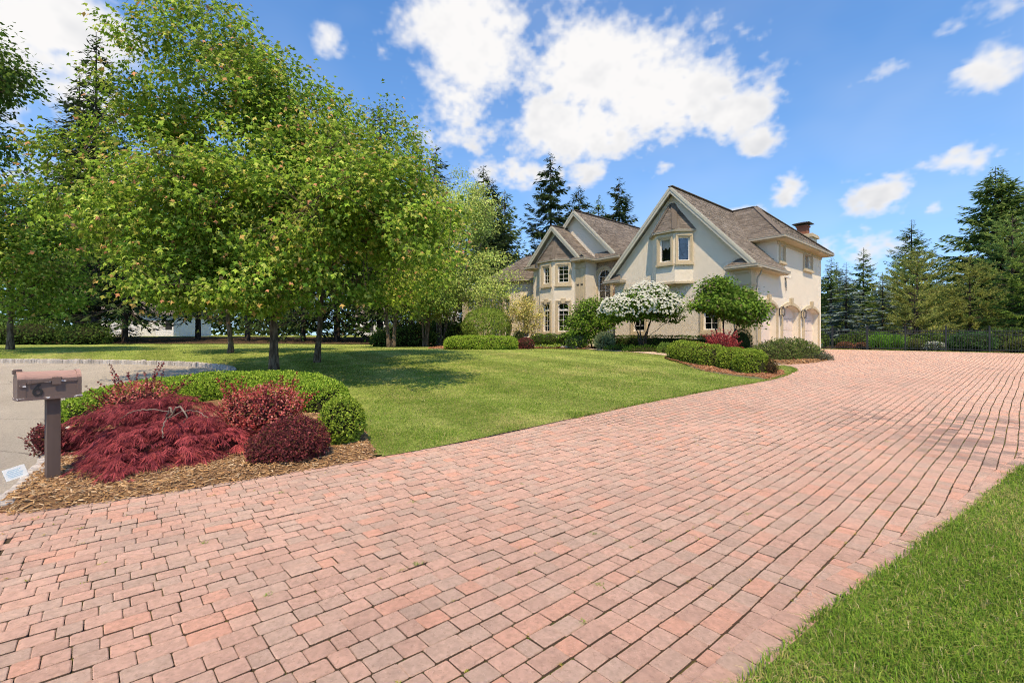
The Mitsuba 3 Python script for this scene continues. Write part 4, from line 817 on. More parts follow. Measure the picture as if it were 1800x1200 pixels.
def shrub(name, label, cat, blobs, n, leaf, pal, seed, group=None, rough=.12, core=.80, twigs='m_core_and_stems', shape='kite', jitter=.5, depth=.12, droop=0., upb=.3, spikes=0, spike_len=.3, shoots=None):
    """leafy shrub: small leaves in a rough layer round an added dark core that blocks light"""
    r = RNG(seed); k = thing(name, label, cat, group); P, N = shell_points(r, blobs, n, rough, seed); Rm = np.mean([b[1] for b in blobs])
    P = P - N * (np.abs(r.normal(0, 1, (n, 1))) * depth * Rm * .7 - depth * Rm * .35); D = unit(N * (.5 if upb < .5 else 1) + rdir(r, n) * jitter * 1.8 + [0, 0, upb - droop]); NN = unit(N * .6 + np.array([0, 0, .6]) + rdir(r, n) * .7)
    L = leaf[0] * r.uniform(.6, 1.3, n); col = pick(r, n, pal); v, f, c = leaves(P, D, NN, L, L * leaf[1], col, shape); mb = MB(); mb.add(v, f, c)
    if spikes:   # long arching shoots beset with small leaves
        b0, n0 = shell_points(r, blobs, spikes, rough, seed + 5); dirs = unit(n0 * .7 + np.array([0, 0, 1.0]) + .35 * rdir(r, spikes)); st = MB()
        for p, d, l in zip(b0, dirs, spike_len * r.uniform(.4, 1.2, spikes)):
            t = np.linspace(0, 1, 6)[:, None]; path = p - d * .12 + d * (l + .12) * t + np.c_[d[:2] * np.ones((6, 1)), -np.ones(6)] * (t ** 2 * l * .22); st.tube(path, .004 * (1 - .6 * t[:, 0]), 3, cap=False)
            m = max(6, int(l / leaf[0] * 5)); q = r.uniform(.05, 1, m) * 4.999; a = q.astype(int); pt = path[a] + (path[a + 1] - path[a]) * (q - a)[:, None]; dd = unit(rdir(r, m) + d * .7)
            v, f, c = leaves(pt, dd, rdir(r, m) + [0, 0, .6], leaf[0] * r.uniform(.6, 1.1, m), leaf[0] * leaf[1] * r.uniform(.6, 1.1, m), pick(r, m, shoots or pal)); mb.add(v, f, c)
        put(k + '__shoots', st.mesh(), twigs)
    if core: put(k + '__twigs', core_mesh(blobs, core).mesh(), twigs, smooth=True)  # added solid core, keeps light from passing through the leaves
    put(k + '__leaves', mb.mesh(), 'm_leaf', color=mb.col(), kind='stuff')
    return k
def hedge(name, label, line, width, height, n, leaf, pal, seed, group=None, zoff=0., bulge=None):
    """clipped hedge along a line of (x, y): rounded box section, small upright leaves over an added dark core that blocks light"""
    r = RNG(seed); k = thing(name, label, 'hedge', group); ln = spline(line, 60); seg = np.r_[0, np.cumsum(np.linalg.norm(np.diff(ln, axis=0), axis=1))]; tot = seg[-1]
    def at(s): return np.stack([np.interp(s, seg, ln[:, 0]), np.interp(s, seg, ln[:, 1])], 1)
    w2 = width / 2; e = 3.2
    def surf(s, a, k_=1.):
        """a: 0..pi over the section; ends rounded"""
        c, sn = np.cos(a), np.sin(a); rr = (np.abs(c) ** e + np.abs(sn) ** e) ** (-1 / e); endd = np.minimum(s, tot - s); pin = np.clip(endd / (w2 * .9), 0, 1); pin = np.sqrt(1 - (1 - pin) ** 2)
        p = at(s); t = unit(at(np.minimum(s + .05, tot)) - at(np.maximum(s - .05, 0))); nn = np.stack([-t[:, 1], t[:, 0]], 1); bump = (meshkit.fbm(np.c_[p * 1.9, a], 3, seed) - .5)
        b = 1 + (bulge(s / tot) if bulge else 0); ww = (w2 * b * k_ + bump * .16 * width) * pin; hh = (height * b * k_ * (1 + bump * .26)) * (.55 + .45 * pin); xy = p + nn * (c * rr * ww)[:, None]
        sk = np.where(sn < .35, .86 + .14 * np.clip(sn / .35, 0, 1), 1); xy = p + (xy - p) * sk[:, None]
        return np.c_[xy, zg(xy[:, 0], xy[:, 1]) + zoff + np.maximum(sn * rr, .0) * hh], np.c_[nn * c[:, None], sn]
    s = r.uniform(0, tot, n); a = np.arccos(np.clip(r.uniform(-1.25, 1.25, n), -1, 1)); side = r.uniform(size=n) < .42; a = np.where(side, np.where(r.uniform(size=n) < .5, r.uniform(.02, .75, n), np.pi - r.uniform(.02, .75, n)), a)
    P, N = surf(s, a); N = unit(N); P = P - N * np.abs(r.normal(0, .022, (n, 1))) + N * r.uniform(0, .03, (n, 1)); D = unit(N * .35 + rdir(r, n) * .9 + [0, 0, .15]); L = leaf[0] * r.uniform(.6, 1.3, n)
    v, f, c = leaves(P, D, unit(N * .7 + rdir(r, n) * .7 + [0, 0, .5]), L, L * leaf[1], pick(r, n, pal)); put(k + '__leaves', (v, f), 'm_leaf', color=c, kind='stuff')
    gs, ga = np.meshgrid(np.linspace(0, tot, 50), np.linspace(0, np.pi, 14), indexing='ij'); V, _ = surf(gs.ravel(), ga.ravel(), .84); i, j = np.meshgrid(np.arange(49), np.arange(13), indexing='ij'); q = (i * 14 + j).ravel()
    put(k + '__twigs', (V, np.vstack([np.c_[q, q + 14, q + 15], np.c_[q, q + 15, q + 1]])), 'm_core_and_stems', smooth=True)  # added solid inner hull, stops light inside the hedge
    return k
# ------------------------------------------------------------------ trees
MAPLE = [((.185, .290, .034), 5), ((.24, .345, .048), 4), ((.115, .205, .027), 4), ((.34, .405, .09), 2.8), ((.42, .38, .10), .45), ((.46, .27, .12), .16)]
SHOOT = [((.44, .30, .10), 2), ((.46, .23, .12), 1.2), ((.30, .31, .06), 3)]
broadleaf('maple_tree', 'large maple tree with orange tipped leaves standing right behind the clipped hedge by the mailbox', 'tree', (-7.1, 13.6), 0, 1.5,
          [((-7.9, 12.6, 8.3), (2.7, 2.7, 2.9), 3.0), ((-8.2, 12.5, 5.4), (3.8, 3.4, 2.5), 4.6), ((-6.3, 12.0, 4.5), (3.3, 3.3, 2.0), 3.0), ((-3.1, 10.5, 4.1), (2.0, 1.9, 1.6), 1.9), ((-5.9, 12.6, 7.5), (1.7, 2.0, 2.1), 1.7), ((-6.6, 11.4, 2.95), (2.9, 2.2, .75), 1.5)],
          1480, 58, (.119, .92), MAPLE, 101, tr=.135, clump=.38, droop=.55, shape='maple', nlimb=26, gap=.42, ztop=9.9, tipcol=SHOOT, gapscale=.62)
broadleaf('maple_tree', 'second maple tree, on a bare mulch ring right of the hedge maple trunk', 'tree', (-7.15, 16.7), 0, 1.9,
          [((-4.9, 16.8, 7.0), (2.2, 2.3, 2.9), 2.2), ((-4.7, 16.4, 4.9), (2.9, 2.7, 2.2), 2.6), ((-7.2, 16.9, 5.2), (2.6, 2.6, 2.5), 2)], 820, 44, (.125, .92), MAPLE, 102, tr=.115, shape='maple', clump=.45, nlimb=18, tipcol=SHOOT, gap=.40)
broadleaf('maple_tree', 'small maple tree farther back on the lawn, its trunk left of the hedge maple trunk', 'tree', (-12.5, 20.2), 0, 1.9,
          [((-12.4, 20.3, 5.8), (3.0, 3.0, 3.1), 1)], 400, 36, (.165, .9), MAPLE, 103, tr=.115, shape='maple', clump=.5, nlimb=14)
broadleaf('maple_tree', 'round headed maple tree at the left edge of the far lawn', 'tree', (-25.7, 23.3), 0, 2.0,
          [((-25.4, 23.4, 5.6), (3.5, 3.2, 3.0), 2), ((-25.6, 23.4, 7.6), (2.5, 2.4, 2.2), 1)], 600, 38, (.165, .9), MAPLE, 104, tr=.15, shape='maple', clump=.5, nlimb=16, tipcol=SHOOT)
DARKLEAF = [((.09, .15, .028), 3), ((.125, .195, .034), 2), ((.055, .10, .022), 2)]
broadleaf('oak_tree', 'dark leafed oak whose branch tips reach into the upper left corner', 'tree', (-24.5, 17.5), 0, 4.5,
          [((-20.6, 16.6, 11.6), (2.4, 2.2, 1.3), 1), ((-23.5, 17.4, 13.0), (3.2, 3, 2.6), 1.5), ((-21.3, 17.0, 9.3), (1.8, 2, .9), .6)], 330, 50, (.17, .7), DARKLEAF, 105, tr=.3, clump=.55, nlimb=10, ztop=14)
BIRCH = [((.33, .42, .10), 4), ((.40, .47, .14), 3), ((.24, .33, .075), 3), ((.44, .48, .18), 1)]
broadleaf('birch_tree', 'tall pale green birch clump with several thin trunks left of the house', 'tree', (-4.9, 31.5), 0, 2.5,
          [((-4.0, 30.3, 7.4), (3.0, 2.8, 3.8), 3), ((-3.4, 30.3, 10.4), (2.1, 2.0, 2.4), 1.6), ((-1.5, 29.4, 5.6), (1.9, 1.8, 2.6), 1.1), ((-5.6, 30.3, 5.4), (2.4, 2.2, 2.6), 1.2)], 900, 48, (.125, .7), BIRCH, 106, tr=.13, clump=.55, nlimb=22, droop=.7, stems=((-.9, .3), (-.2, -.4), (.7, .3), (1.6, .9)), bark='m_bark_pale', gap=.34)
broadleaf('birch_tree', 'birch clump with two slanting trunks at the far edge of the lawn', 'tree', (-7.35, 27.6), 0, 2.0,
          [((-7.4, 27.8, 6.0), (2.6, 2.4, 2.9), 2), ((-7.0, 28.0, 8.4), (1.9, 1.8, 1.9), 1), ((-4.9, 28.0, 4.6), (1.6, 1.6, 1.4), .6)], 560, 55, (.12, .7), [((.19, .28, .05), 3), ((.25, .33, .07), 2), ((.13, .21, .04), 2)], 107, tr=.13, clump=.5, nlimb=14, droop=.6, stems=((-.55, 0), (.55, .1)))
broadleaf('birch_tree', 'slender birch with three close trunks just behind the oval hedge', 'tree', (-5.6, 29.2), 0, 2.4, [((-5.4, 30.6, 6.4), (1.8, 1.6, 2.6), 1)], 170, 55, (.12, .7), BIRCH, 108, tr=.09, clump=.5, nlimb=8, stems=((-.3, 0), (.15, .3), (.5, -.1)), bark='m_bark')
SPR = [((.045, .075, .026), 4), ((.066, .102, .032), 3), ((.030, .052, .020), 3)]
SPRG = [((.130, .195, .050), 4), ((.175, .245, .064), 3), ((.08, .13, .038), 2)]
def at(px, Y): return ((px - 900) / 800 * Y, Y)
# (x, y, height, radius, density, label)
SPRUCES = [(-50.5, 42.5, 30, 5.8, .9, 'towering spruce at the far left edge behind the lawn', {}), (-40.2, 44.0, 30, 5.6, .9, 'tall dark spruce left of the leaning topped spruce behind the lawn', {}),
    (-44.2, 46.5, 27.3, 5.5, .95, 'tall dark spruce whose sparse top leans right against the cloud', dict(two_tops=True)), (-35.4, 41.6, 19, 4.2, .8, 'shorter dark spruce between the tall ones, left of the hedge maple crown', {}),
    (-34.5, 50.0, 21, 5, .4, 'dark spruce hidden behind the left half of the hedge maple crown', {}), (-27.3, 47.0, 19.5, 4.8, .4, 'dark spruce behind the middle of the hedge maple crown', {}), (-21.2, 46.2, 19, 4.6, .4, 'dark spruce behind the right half of the hedge maple crown', {}),
    (-17.6, 45.8, 23.5, 4.6, .8, 'dark spruce top rising between the two front maples', {}), (-13.4, 46.2, 24.3, 4.6, .8, 'dark spruce behind the upper right of the second maple', {}), (-9.6, 43.2, 18, 4.2, .7, 'spruce standing left behind the birch clump', {}),
    (-9.1, 54.5, 23.2, 4.4, .7, 'spruce tip showing just above the second maple', {}), (-2.9, 46.5, 18.0, 3.6, 1.0, 'narrow dark spruce right behind the birch clump', dict(two_tops=True)), (-.8, 50, 16.5, 3.8, .9, 'lower dark spruce behind the left wing roof', {}),
    (4.3, 50.5, 20.6, 4.6, 1.25, 'tall pointed spruce behind the left gable of the house', {}), (7.2, 49.0, 16.6, 3.9, 1.0, 'broad spruce just right of the tall pointed one behind the roof', {}),
    (10.7, 56.5, 17.6, 3.3, .9, 'pale spruce half hidden behind the ridge of the taller gable', {}), (12.7, 54.0, 19.2, 4.0, 1.1, 'dark open branched spruce left of the main gable peak', {}),
    (31.2, 44.5, 8.6, 2.3, 1.0, 'dark spruce rising beside the right corner of the house', {}), (31.8, 41.2, 9.0, 2.0, 1.1, 'slim pointed green spruce between the blue spruces', {}),
    (40.2, 45.8, 12.6, 3.7, 1.0, 'dark flat topped spruce behind the bushy pine by the fence', {}), (46.3, 43.6, 17.2, 5.6, 1.3, 'big twin topped spruce above the fence near the right edge', dict(two_tops=True)), (49.5, 41.6, 16.6, 4.8, 1.1, 'dark spruce cut by the right edge of the view', {}), (36.0, 50.5, 8.6, 3.2, .7, 'low dark spruce far behind the fence gate', {})]
for i, (x, y, h, R, dn, lab, kw) in enumerate(SPRUCES):
    left = x < -8; conifer('spruce_tree', lab, (x, y), h, R * (1.45 if x > 25 and h < 14 else 1.5), SPR if left or (i % 3 and x < 25) else SPRG, 200 + i, dens=dn * (.42 if left else 1.9 if x > 25 and h < 14 else .80), group='spruces behind the house and lawn', z0=(.17 if x < -25 else .11) if left else .04, spray=.95 if left else (.40 if x > 25 and h < 14 else .85), **kw)
BLUE = [((.21, .285, .265), 4), ((.29, .36, .345), 2), ((.135, .19, .165), 3)]
conifer('blue_spruce', 'silvery blue spruce behind the fence gate beside the house corner', (27.9, 38.0), 7.1, 2.6, BLUE, 301, dens=1.7, kind='fir', cat='spruce tree', z0=.03, spray=.42, group='blue spruces by the gate')
conifer('blue_spruce', 'smaller blue spruce, right of the silvery one behind the fence', (29.0, 35.6), 6.0, 2.1, BLUE, 302, dens=1.7, kind='fir', cat='spruce tree', z0=.03, spray=.40, group='blue spruces by the gate')
PINE = [((.27, .31, .080), 4), ((.34, .36, .11), 3), ((.165, .21, .055), 3), ((.31, .28, .11), .8)]
PINEG = [((.225, .325, .085), 4), ((.30, .39, .11), 3), ((.14, .215, .06), 3)]
for j, (x, y, h, R, pal, lab) in enumerate([(32.4, 36.4, 7.9, 4.4, PINE, 'bushy yellow green pine behind the middle of the fence'), (35.2, 35.0, 7.3, 3.3, PINE, 'lower yellow green pine touching the bushy one on its right'), (29.9, 33.8, 4.9, 2.9, PINE, 'low spreading pine bough mass behind the left fence panels'),
        (37.6, 34.2, 10.2, 4.0, PINEG, 'soft green white pine below the twin topped spruce'), (39.8, 32.4, 9.6, 4.0, PINEG, 'bright green pine at the right end of the fence'), (34.9, 40.4, 8.0, 3.6, PINEG, 'dark green pine in the gap behind the fence')]):
    conifer('pine_tree', lab, (x, y), h, R, pal, 320 + j, dens=1.6, kind='pine', cat='pine tree', z0=.05, spray=.36, shape_pow=.62, group='pines behind the fence')
conifer('spruce_tree', 'bright green spruce with hanging boughs at the right edge just behind the fence', (33.4, 28.6), 9.0, 3.2, [((.10, .165, .03), 3), ((.14, .205, .04), 2), ((.06, .11, .02), 2)], 340, dens=1.5, z0=.05)

# the shady woodland floor and the woods far behind
floor_ = Polygon([(-95, 40.6), (-44, 40.8), (-30, 40.3), (-20, 40.6), (-12, 38.6), (-8.5, 29.6), (-6.5, 28.4), (-5, 29.2), (-4.6, 34), (-6, 52), (-14, 56), (-40, 57), (-95, 60)])
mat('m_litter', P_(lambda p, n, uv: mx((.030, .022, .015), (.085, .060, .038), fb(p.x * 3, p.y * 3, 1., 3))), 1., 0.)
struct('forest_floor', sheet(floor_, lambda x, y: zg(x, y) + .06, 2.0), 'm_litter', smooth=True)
rf_ = Polygon([(21.5, 30.2), (24.6, 28.1), (28, 25.9), (33, 22.6), (60, 22), (60, 60), (24, 60), (20.4, 38)])
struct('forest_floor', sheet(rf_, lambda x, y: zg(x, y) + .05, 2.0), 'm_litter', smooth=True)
rw = RNG(400); mbw = MB()
for x, y, h, R in [(q, rw.uniform(88, 128), rw.uniform(13, 23) if q < 10 else rw.uniform(8, 12), rw.uniform(6, 9)) for q in np.linspace(-175, 165, 50)] + [(-92 - 14 * (i % 3), 84 - 13 * i, 14 + 3 * (i % 4), 8) for i in range(12)] + [(58 + 9 * (i % 2), 24 - 7 * i, 15 + 3 * (i % 3), 6.5) for i in range(8)]:
    m = 1500; th = rw.uniform(0, 2 * np.pi, m); zz = rw.uniform(-1, 1, m); rr_ = np.sqrt(rw.uniform(.2, 1, m)) * np.where(zz > .2, np.sqrt(np.maximum(1 - ((zz - .2) / .8) ** 2, 0)), 1); u = np.c_[rr_ * np.cos(th), rr_ * np.sin(th), zz]; P = np.c_[x, y, float(zg(x, y)) + h * .5] + u * [R, R, h * .52]; P = P[P[:, 2] > zg(P[:, 0], P[:, 1])]; m = len(P)
    v, f, c = leaves(P, rdir(rw, m), unit(rdir(rw, m) + [0, -.3, .8]), rw.uniform(.6, 1.35, m), rw.uniform(.5, .95, m), pick(rw, m, [((.055, .09, .022), 3), ((.085, .13, .03), 2), ((.035, .06, .02), 2)])); mbw.add(v, f, c)
for j, (x, y, h, R, lab) in enumerate([(-39.0, 46.0, 3.4, 1.5, 'young dark spruce in front of the white clapboard house'), (-43.8, 49.0, 4.4, 1.8, 'young dark spruce hiding the left part of the white clapboard house')]):
    conifer('young_spruce', lab, (x, y), h, R, SPR, 460 + j, dens=1.3, cat='spruce tree', z0=.08, spray=.4)
k = put('far_woods', mbw.mesh(), 'm_leaf', color=mbw.col()); labels[k] = {'kind': 'stuff', 'label': 'distant mass of woodland seen through the gaps between trunks', 'category': 'woods'}
UND = [((.070, .118, .028), 3), ((.105, .165, .036), 2), ((.045, .078, .02), 2)]
for j, (x, y, rx, rz, lab) in enumerate([(-41.0, 38.6, 2.6, 1.9, 'dark bush under the spruces at the far left of the lawn'), (-37.0, 39.5, 2.0, 1.6, 'dark bush with brown stems below the left maple crown'), (-45.5, 38.5, 3.0, 2.2, 'broad dark bush at the extreme left end of the lawn'), (-11.6, 43, 1.6, 1.2, 'low dark bush among the trunks behind the second maple'),
                          (-6.6, 30.4, 1.5, 1.3, 'dark undergrowth bush between the birch trunks'), (-4.9, 33.0, 1.6, 1.7, 'dark bush right of the birch trunks'), (-8.3, 29.8, .9, .8, 'small dark bush left of the two slanting birch trunks'), (-3.4, 31.0, 1.0, 1.5, 'dark upright bush beside the left end of the house')]):
    shrub('bush', lab, 'bush', [((x, y, float(zg(x, y)) + rz * .45), (rx, rx * .7, rz * .6))], int(1400 * rx), (.17, .6), UND, 420 + j, rough=.2, depth=.3)

# ------------------------------------------------------------------ planting round the house
GB = [((.085, .155, .022), 3), ((.12, .20, .03), 2), ((.055, .11, .018), 3)]
k = broadleaf('dogwood_tree', 'flat topped dogwood covered in white flowers before the main gable', 'tree', (6.05, 21.3), 0, .5, [((6.2, 21.4, 3.2), (1.75, 1.4, .68), 3), ((5.2, 21.3, 2.9), (1.15, 1.0, .52), 1), ((7.3, 21.5, 2.75), (.85, .9, .42), .7), ((6.4, 21.5, 3.6), (1.0, .9, .55), 1)], 340, 36, (.12, .55), GB, 501, tr=.055, clump=.28, nlimb=16, stems=((-.35, 0), (0, .2), (.35, 0), (.15, -.25)), bark='m_bark_dark', flat=.4, ztop=3.2)
r = RNG(502); n = 1750
P, N = shell_points(r, [((6.25, 21.35, 3.0), (1.85, 1.5, .82)), ((5.2, 21.2, 2.85), (1.2, 1.1, .66)), ((7.3, 21.5, 2.8), (.9, .9, .5)), ((6.4, 21.5, 3.6), (1.05, .95, .62))], 9000, .26, 3); kp = (N[:, 2] > -.62) & (r.uniform(size=len(P)) < np.clip(.5 + .6 * N[:, 2] - .45 * N[:, 1] + 1.1 * (meshkit.noise(P * 1.7, 5) - .5) - .35 * (N[:, 0] > .55), .03, 1)); P, N = P[kp][:n], N[kp][:n]; n = len(P)
fn_ = unit(N * .7 + np.array([0, -.35, .45]) + .38 * rdir(r, n)); ax = unit(np.cross(fn_, rdir(r, n))); bx_ = np.cross(fn_, ax); fm = MB()
for q in range(4):
    d = [ax, bx_, -ax, -bx_][q]; v, f, c = leaves(P + N * .03, d + fn_ * .12, fn_, r.uniform(.048, .072, n), r.uniform(.040, .058, n), np.tile([(.74, .76, .66)], (n, 1)) * r.uniform(.85, 1.1, (n, 1))); fm.add(v, f, c)
put(k + '__flowers', fm.mesh(), 'm_leaf', color=fm.col(), kind='stuff')
VIB = [((.115, .205, .028), 4), ((.165, .26, .040), 3), ((.065, .13, .02), 3), ((.26, .19, .14), .35)]
broadleaf('viburnum_tree', 'dark green many stemmed small tree at the near corner of the house', 'tree', (8.95, 19.15), 0, .6, [((9.0, 19.2, 3.0), (1.2, 1.1, .75), 3), ((9.75, 19.0, 2.65), (.75, .8, .55), 1.2), ((8.2, 19.4, 2.75), (.7, .8, .5), 1), ((8.7, 19.3, 3.7), (.6, .6, .42), .7), ((8.9, 19.0, 2.4), (.85, .9, .42), 1.0), ((8.2, 19.0, 2.3), (.6, .6, .35), .6)], 420, 38, (.125, .62), VIB, 505, tr=.06, clump=.27, nlimb=18, stems=((-.35, 0), (.1, .2), (.4, 0), (-.1, -.2)), bark='m_bark_dark', gap=.33, ztop=3.4)
broadleaf('viburnum_tree', 'rounded dark green shrub tree left of the flowering dogwood', 'tree', (4.45, 24.6), 0, .3, [((4.3, 24.6, 2.7), (1.15, 1.0, 1.05), 2), ((3.6, 24.3, 2.1), (.75, .7, .85), 1), ((5.0, 24.6, 2.9), (.8, .8, .7), 1)], 300, 36, (.13, .6), VIB, 506, tr=.05, clump=.28, nlimb=14, stems=((-.4, 0), (.1, .2), (.4, 0)), bark='m_bark_dark', gap=.3)
YEL = [((.52, .44, .15), 3), ((.42, .40, .12), 3), ((.28, .32, .08), 1.5), ((.58, .47, .24), 1.8)]
broadleaf('yellow_maple', 'small yellow leafed maple with pale stems beside the two-storey bay', 'tree', (.85, 26.9), 0, .6, [((.6, 26.9, 3.4), (.75, .7, .8), 2), ((1.2, 27.0, 3.2), (.7, .7, .9), 1.6), ((.2, 26.9, 3.0), (.5, .5, .5), .8), ((1.2, 26.7, 2.2), (.5, .5, .35), .6), ((.5, 26.8, 2.1), (.45, .5, .3), .5)], 190, 36, (.10, .45), YEL, 508, tr=.045, clump=.25, nlimb=12, stems=((-.3, 0), (.2, .1), (.5, 0)), bark='m_bark_pale', gap=.28)
WEEP = [((.145, .215, .035), 3), ((.10, .165, .028), 3), ((.19, .245, .05), 1.5)]
k = broadleaf('weeping_tree', 'dome shaped weeping tree with a dark trunk behind the oval hedge', 'tree', (-1.42, 27.0), 0, 1.0, [((-1.5, 27.0, 2.55), (1.45, 1.2, .75), 1)], 60, 20, (.10, .5), WEEP, 509, tr=.06, clump=.25, nlimb=10, bark='m_bark_dark', ztop=2.9)
r = RNG(510); P, N = shell_points(r, [((-1.5, 27.0, 2.35), (1.45, 1.15, 1.15))], 9000, .10, 7); kp = P[:, 2] > 2.15 - .45 * r.uniform(size=len(P)); P, N = P[kp], N[kp]; n = len(P)
v, f, c = leaves(P, N * [.35, .35, 0] + [0, 0, -1.] + .45 * rdir(r, n), N + .5 * rdir(r, n), r.uniform(.07, .16, n), r.uniform(.03, .055, n), pick(r, n, WEEP)); put(k + '__hanging_leaves', (v, f), 'm_leaf', color=c, kind='stuff')
BOX = [((.225, .340, .038), 4), ((.275, .385, .052), 3), ((.150, .250, .030), 3), ((.35, .43, .085), .9)]
hedge('oval_hedge', 'long low oval hedge of bright green on the lawn before the left wing', [(-3.55, 24.3), (-2.2, 24.0), (-1.0, 24.0), (.15, 24.5)], 1.5, .68, 14000, (.075, .5), BOX, 520)
PURP = [((.12, .034, .040), 4), ((.20, .055, .058), 2.5), ((.070, .028, .028), 3), ((.10, .07, .03), 1.4), ((.27, .09, .085), .8)]
shrub('barberry_shrub', 'small rounded purple barberry at the right end of the oval hedge', 'shrub', [((.72, 24.2, 1.28), (.45, .42, .36))], 1700, (.06, .6), PURP, 522)
for j, (x, y, s, lab) in enumerate([(1.55, 26.6, .50, 'leftmost clipped box mound below the bay windows'), (2.25, 26.2, .52, 'middle clipped box mound below the bay windows'), (3.0, 25.8, .46, 'clipped box mound next to the grey green shrubs')]):
    shrub('box_mound', lab, 'shrub', [((x, y, float(zg(x, y)) + .42), (s, s, .42))], 1900, (.06, .6), GB, 525 + j, group='box mounds below the bay', rough=.06, depth=.06)
SAGE = [((.21, .28, .15), 3), ((.27, .34, .20), 2), ((.13, .18, .09), 2)]
for j, (x, y, s, lab) in enumerate([(3.45, 24.4, .50, 'upright grey green shrub next to the box mounds'), (4.75, 23.4, .48, 'second upright grey green shrub, nearer the dogwood')]):
    shrub('sage_shrub', lab, 'shrub', [((x, y, float(zg(x, y)) + .38), (s, s * .9, .42))], 2300, (.13, .22), SAGE, 530 + j, group='grey green shrubs in the house bed', upb=1.6, jitter=.45, depth=.3, rough=.2)
shrub('dwarf_conifer', 'dark dwarf conifer under the yellow maple', 'shrub', [((.25, 26.7, 1.35), (.48, .45, .45)), ((.4, 26.7, 1.75), (.3, .3, .3))], 1800, (.08, .35), [((.04, .085, .02), 3), ((.06, .12, .025), 2)], 533)
hedge('low_hedge', 'low dark hedge along the foot of the main gable wall', [tuple(hp(x, -1.15)[0]) for x in (-7.0, -4.5, -2.3, -1.0)], .8, .62, 6000, (.07, .55), [((.045, .09, .016), 3), ((.07, .12, .02), 1)], 535, zoff=.08)
hedge('low_hedge', 'low dark hedge along the foot of the left bay', [tuple(hp(x, -1.5)[0]) for x in (-14.2, -12.5, -10.4)], .7, .55, 3000, (.07, .55), [((.045, .09, .016), 3), ((.07, .13, .02), 1)], 536)
shrub('round_yew', 'dark rounded yew at the foot of the corner pilaster', 'shrub', [((9.85, 19.55, 1.35), (.42, .42, .62))], 2300, (.07, .4), [((.030, .065, .014), 3), ((.045, .085, .02), 2)], 537, rough=.06)
COT = [((.12, .165, .045), 3), ((.16, .20, .06), 2), ((.075, .115, .032), 3), ((.15, .12, .07), .8)]
shrub('spreading_shrub', 'wide spreading grey green shrub on the mulch before the garage', 'shrub', [((10.5, 18.0, .93), (.72, .75, .54)), ((11.4, 18.5, .98), (.85, .75, .55)), ((12.25, 19.0, .93), (.6, .55, .36)), ((9.8, 17.6, .88), (.55, .55, .42))], 8000, (.075, .45), COT, 540, rough=.28, depth=.3, core=.72, spikes=90, spike_len=.2)
shrub('trailing_shrub', 'low trailing bluish shrub on the garage mulch rim', 'shrub', [((11.9, 18.1, .78), (.85, .35, .20)), ((12.6, 18.7, .80), (.45, .35, .2))], 2200, (.06, .4), [((.10, .125, .075), 3), ((.14, .15, .11), 2), ((.10, .06, .05), 1)], 541, rough=.3, depth=.3)
RED = [((.30, .050, .052), 3), ((.40, .085, .080), 2.5), ((.18, .030, .034), 3), ((.46, .16, .13), .8)]
shrub('barberry_shrub', 'upright red barberry rising behind the clipped box hedge beside the drive', 'shrub', [((7.45, 16.2, 1.10), (.52, .48, .56))], 3000, (.065, .5), RED, 545, twigs='m_core_and_stems_red', upb=1.3, jitter=.5, depth=.35, core=.62, spikes=130, spike_len=.36)
BOXI = [((.195, .275, .034), 4), ((.245, .33, .048), 3), ((.13, .20, .026), 3), ((.31, .37, .08), .9)]
hedge('box_hedge', 'clipped box hedge curving beside the drive on the mulch island', [(6.55, 18.2), (6.6, 17.2), (6.75, 16.0), (6.95, 15.0)], 1.0, .72, 11000, (.052, .6), BOXI, 548)
hedge('box_hedge', 'narrow clipped box block in the middle of the island hedge', [(6.95, 15.0), (7.05, 14.55), (7.15, 14.1)], .82, .68, 4200, (.052, .6), BOXI, 549)
hedge('box_hedge', 'clipped box block at the near end of the island hedge', [(7.1, 14.25), (7.2, 13.8), (7.32, 13.3)], .92, .70, 6500, (.052, .6), BOXI, 550)
shrub('barberry_shrub', 'small dull brown barberry ending the island hedge at the drive', 'shrub', [((7.62, 13.45, .68), (.20, .22, .24))], 1500, (.035, .5), [((.12, .085, .035), 3), ((.10, .04, .035), 3), ((.14, .14, .04), 1.5)], 551, spikes=40, spike_len=.16)
shrub('daylily_clump', 'small light green perennial clump at the rim of the house bed', 'plant', [((6.75, 20.0, 1.05), (.30, .3, .28))], 600, (.14, .16), [((.17, .27, .06), 1), ((.12, .2, .04), 1)], 552, upb=1.3, core=.5)
shrub('ground_cover', 'low green ground cover with white flowers below the box mounds', 'plant', [((1.6, 25.5, 1.1), (.8, .3, .14)), ((2.5, 25.2, 1.1), (.7, .3, .14))], 1600, (.07, .5), BOX + [((.75, .75, .7), 1.2)], 553, rough=.3)
shrub('ground_cover', 'shaded green ground cover at the foot of the dogwood', 'plant', [((6.2, 20.9, 1.0), (1.1, .4, .22)), ((5.2, 22.1, 1.05), (.7, .35, .2))], 2000, (.09, .3), GB, 554, rough=.3, upb=.9)
for j, (x, y) in enumerate([(2.75, 24.75), (2.95, 24.6), (3.3, 24.35), (3.42, 24.2)]):
    m = trimesh.creation.icosphere(1); rr = RNG(560 + j); v = m.vertices * [.14, .11, .08] * rr.uniform(.7, 1.2) * (1 + .2 * rr.normal(size=(len(m.vertices), 1))) + [x, y, float(zg(x, y)) + .10]
    kk = put('white_rock', (v, m.faces), 'm_granite', uv=np.full((len(v), 2), .95)); labels[kk] = {'label': ('leftmost white rock at the rim of the house bed', 'second white rock from the left at the rim of the house bed', 'third white rock from the left at the rim of the house bed', 'rightmost white rock at the rim of the house bed')[j], 'category': 'rock', 'group': 'white rocks in the house bed'}

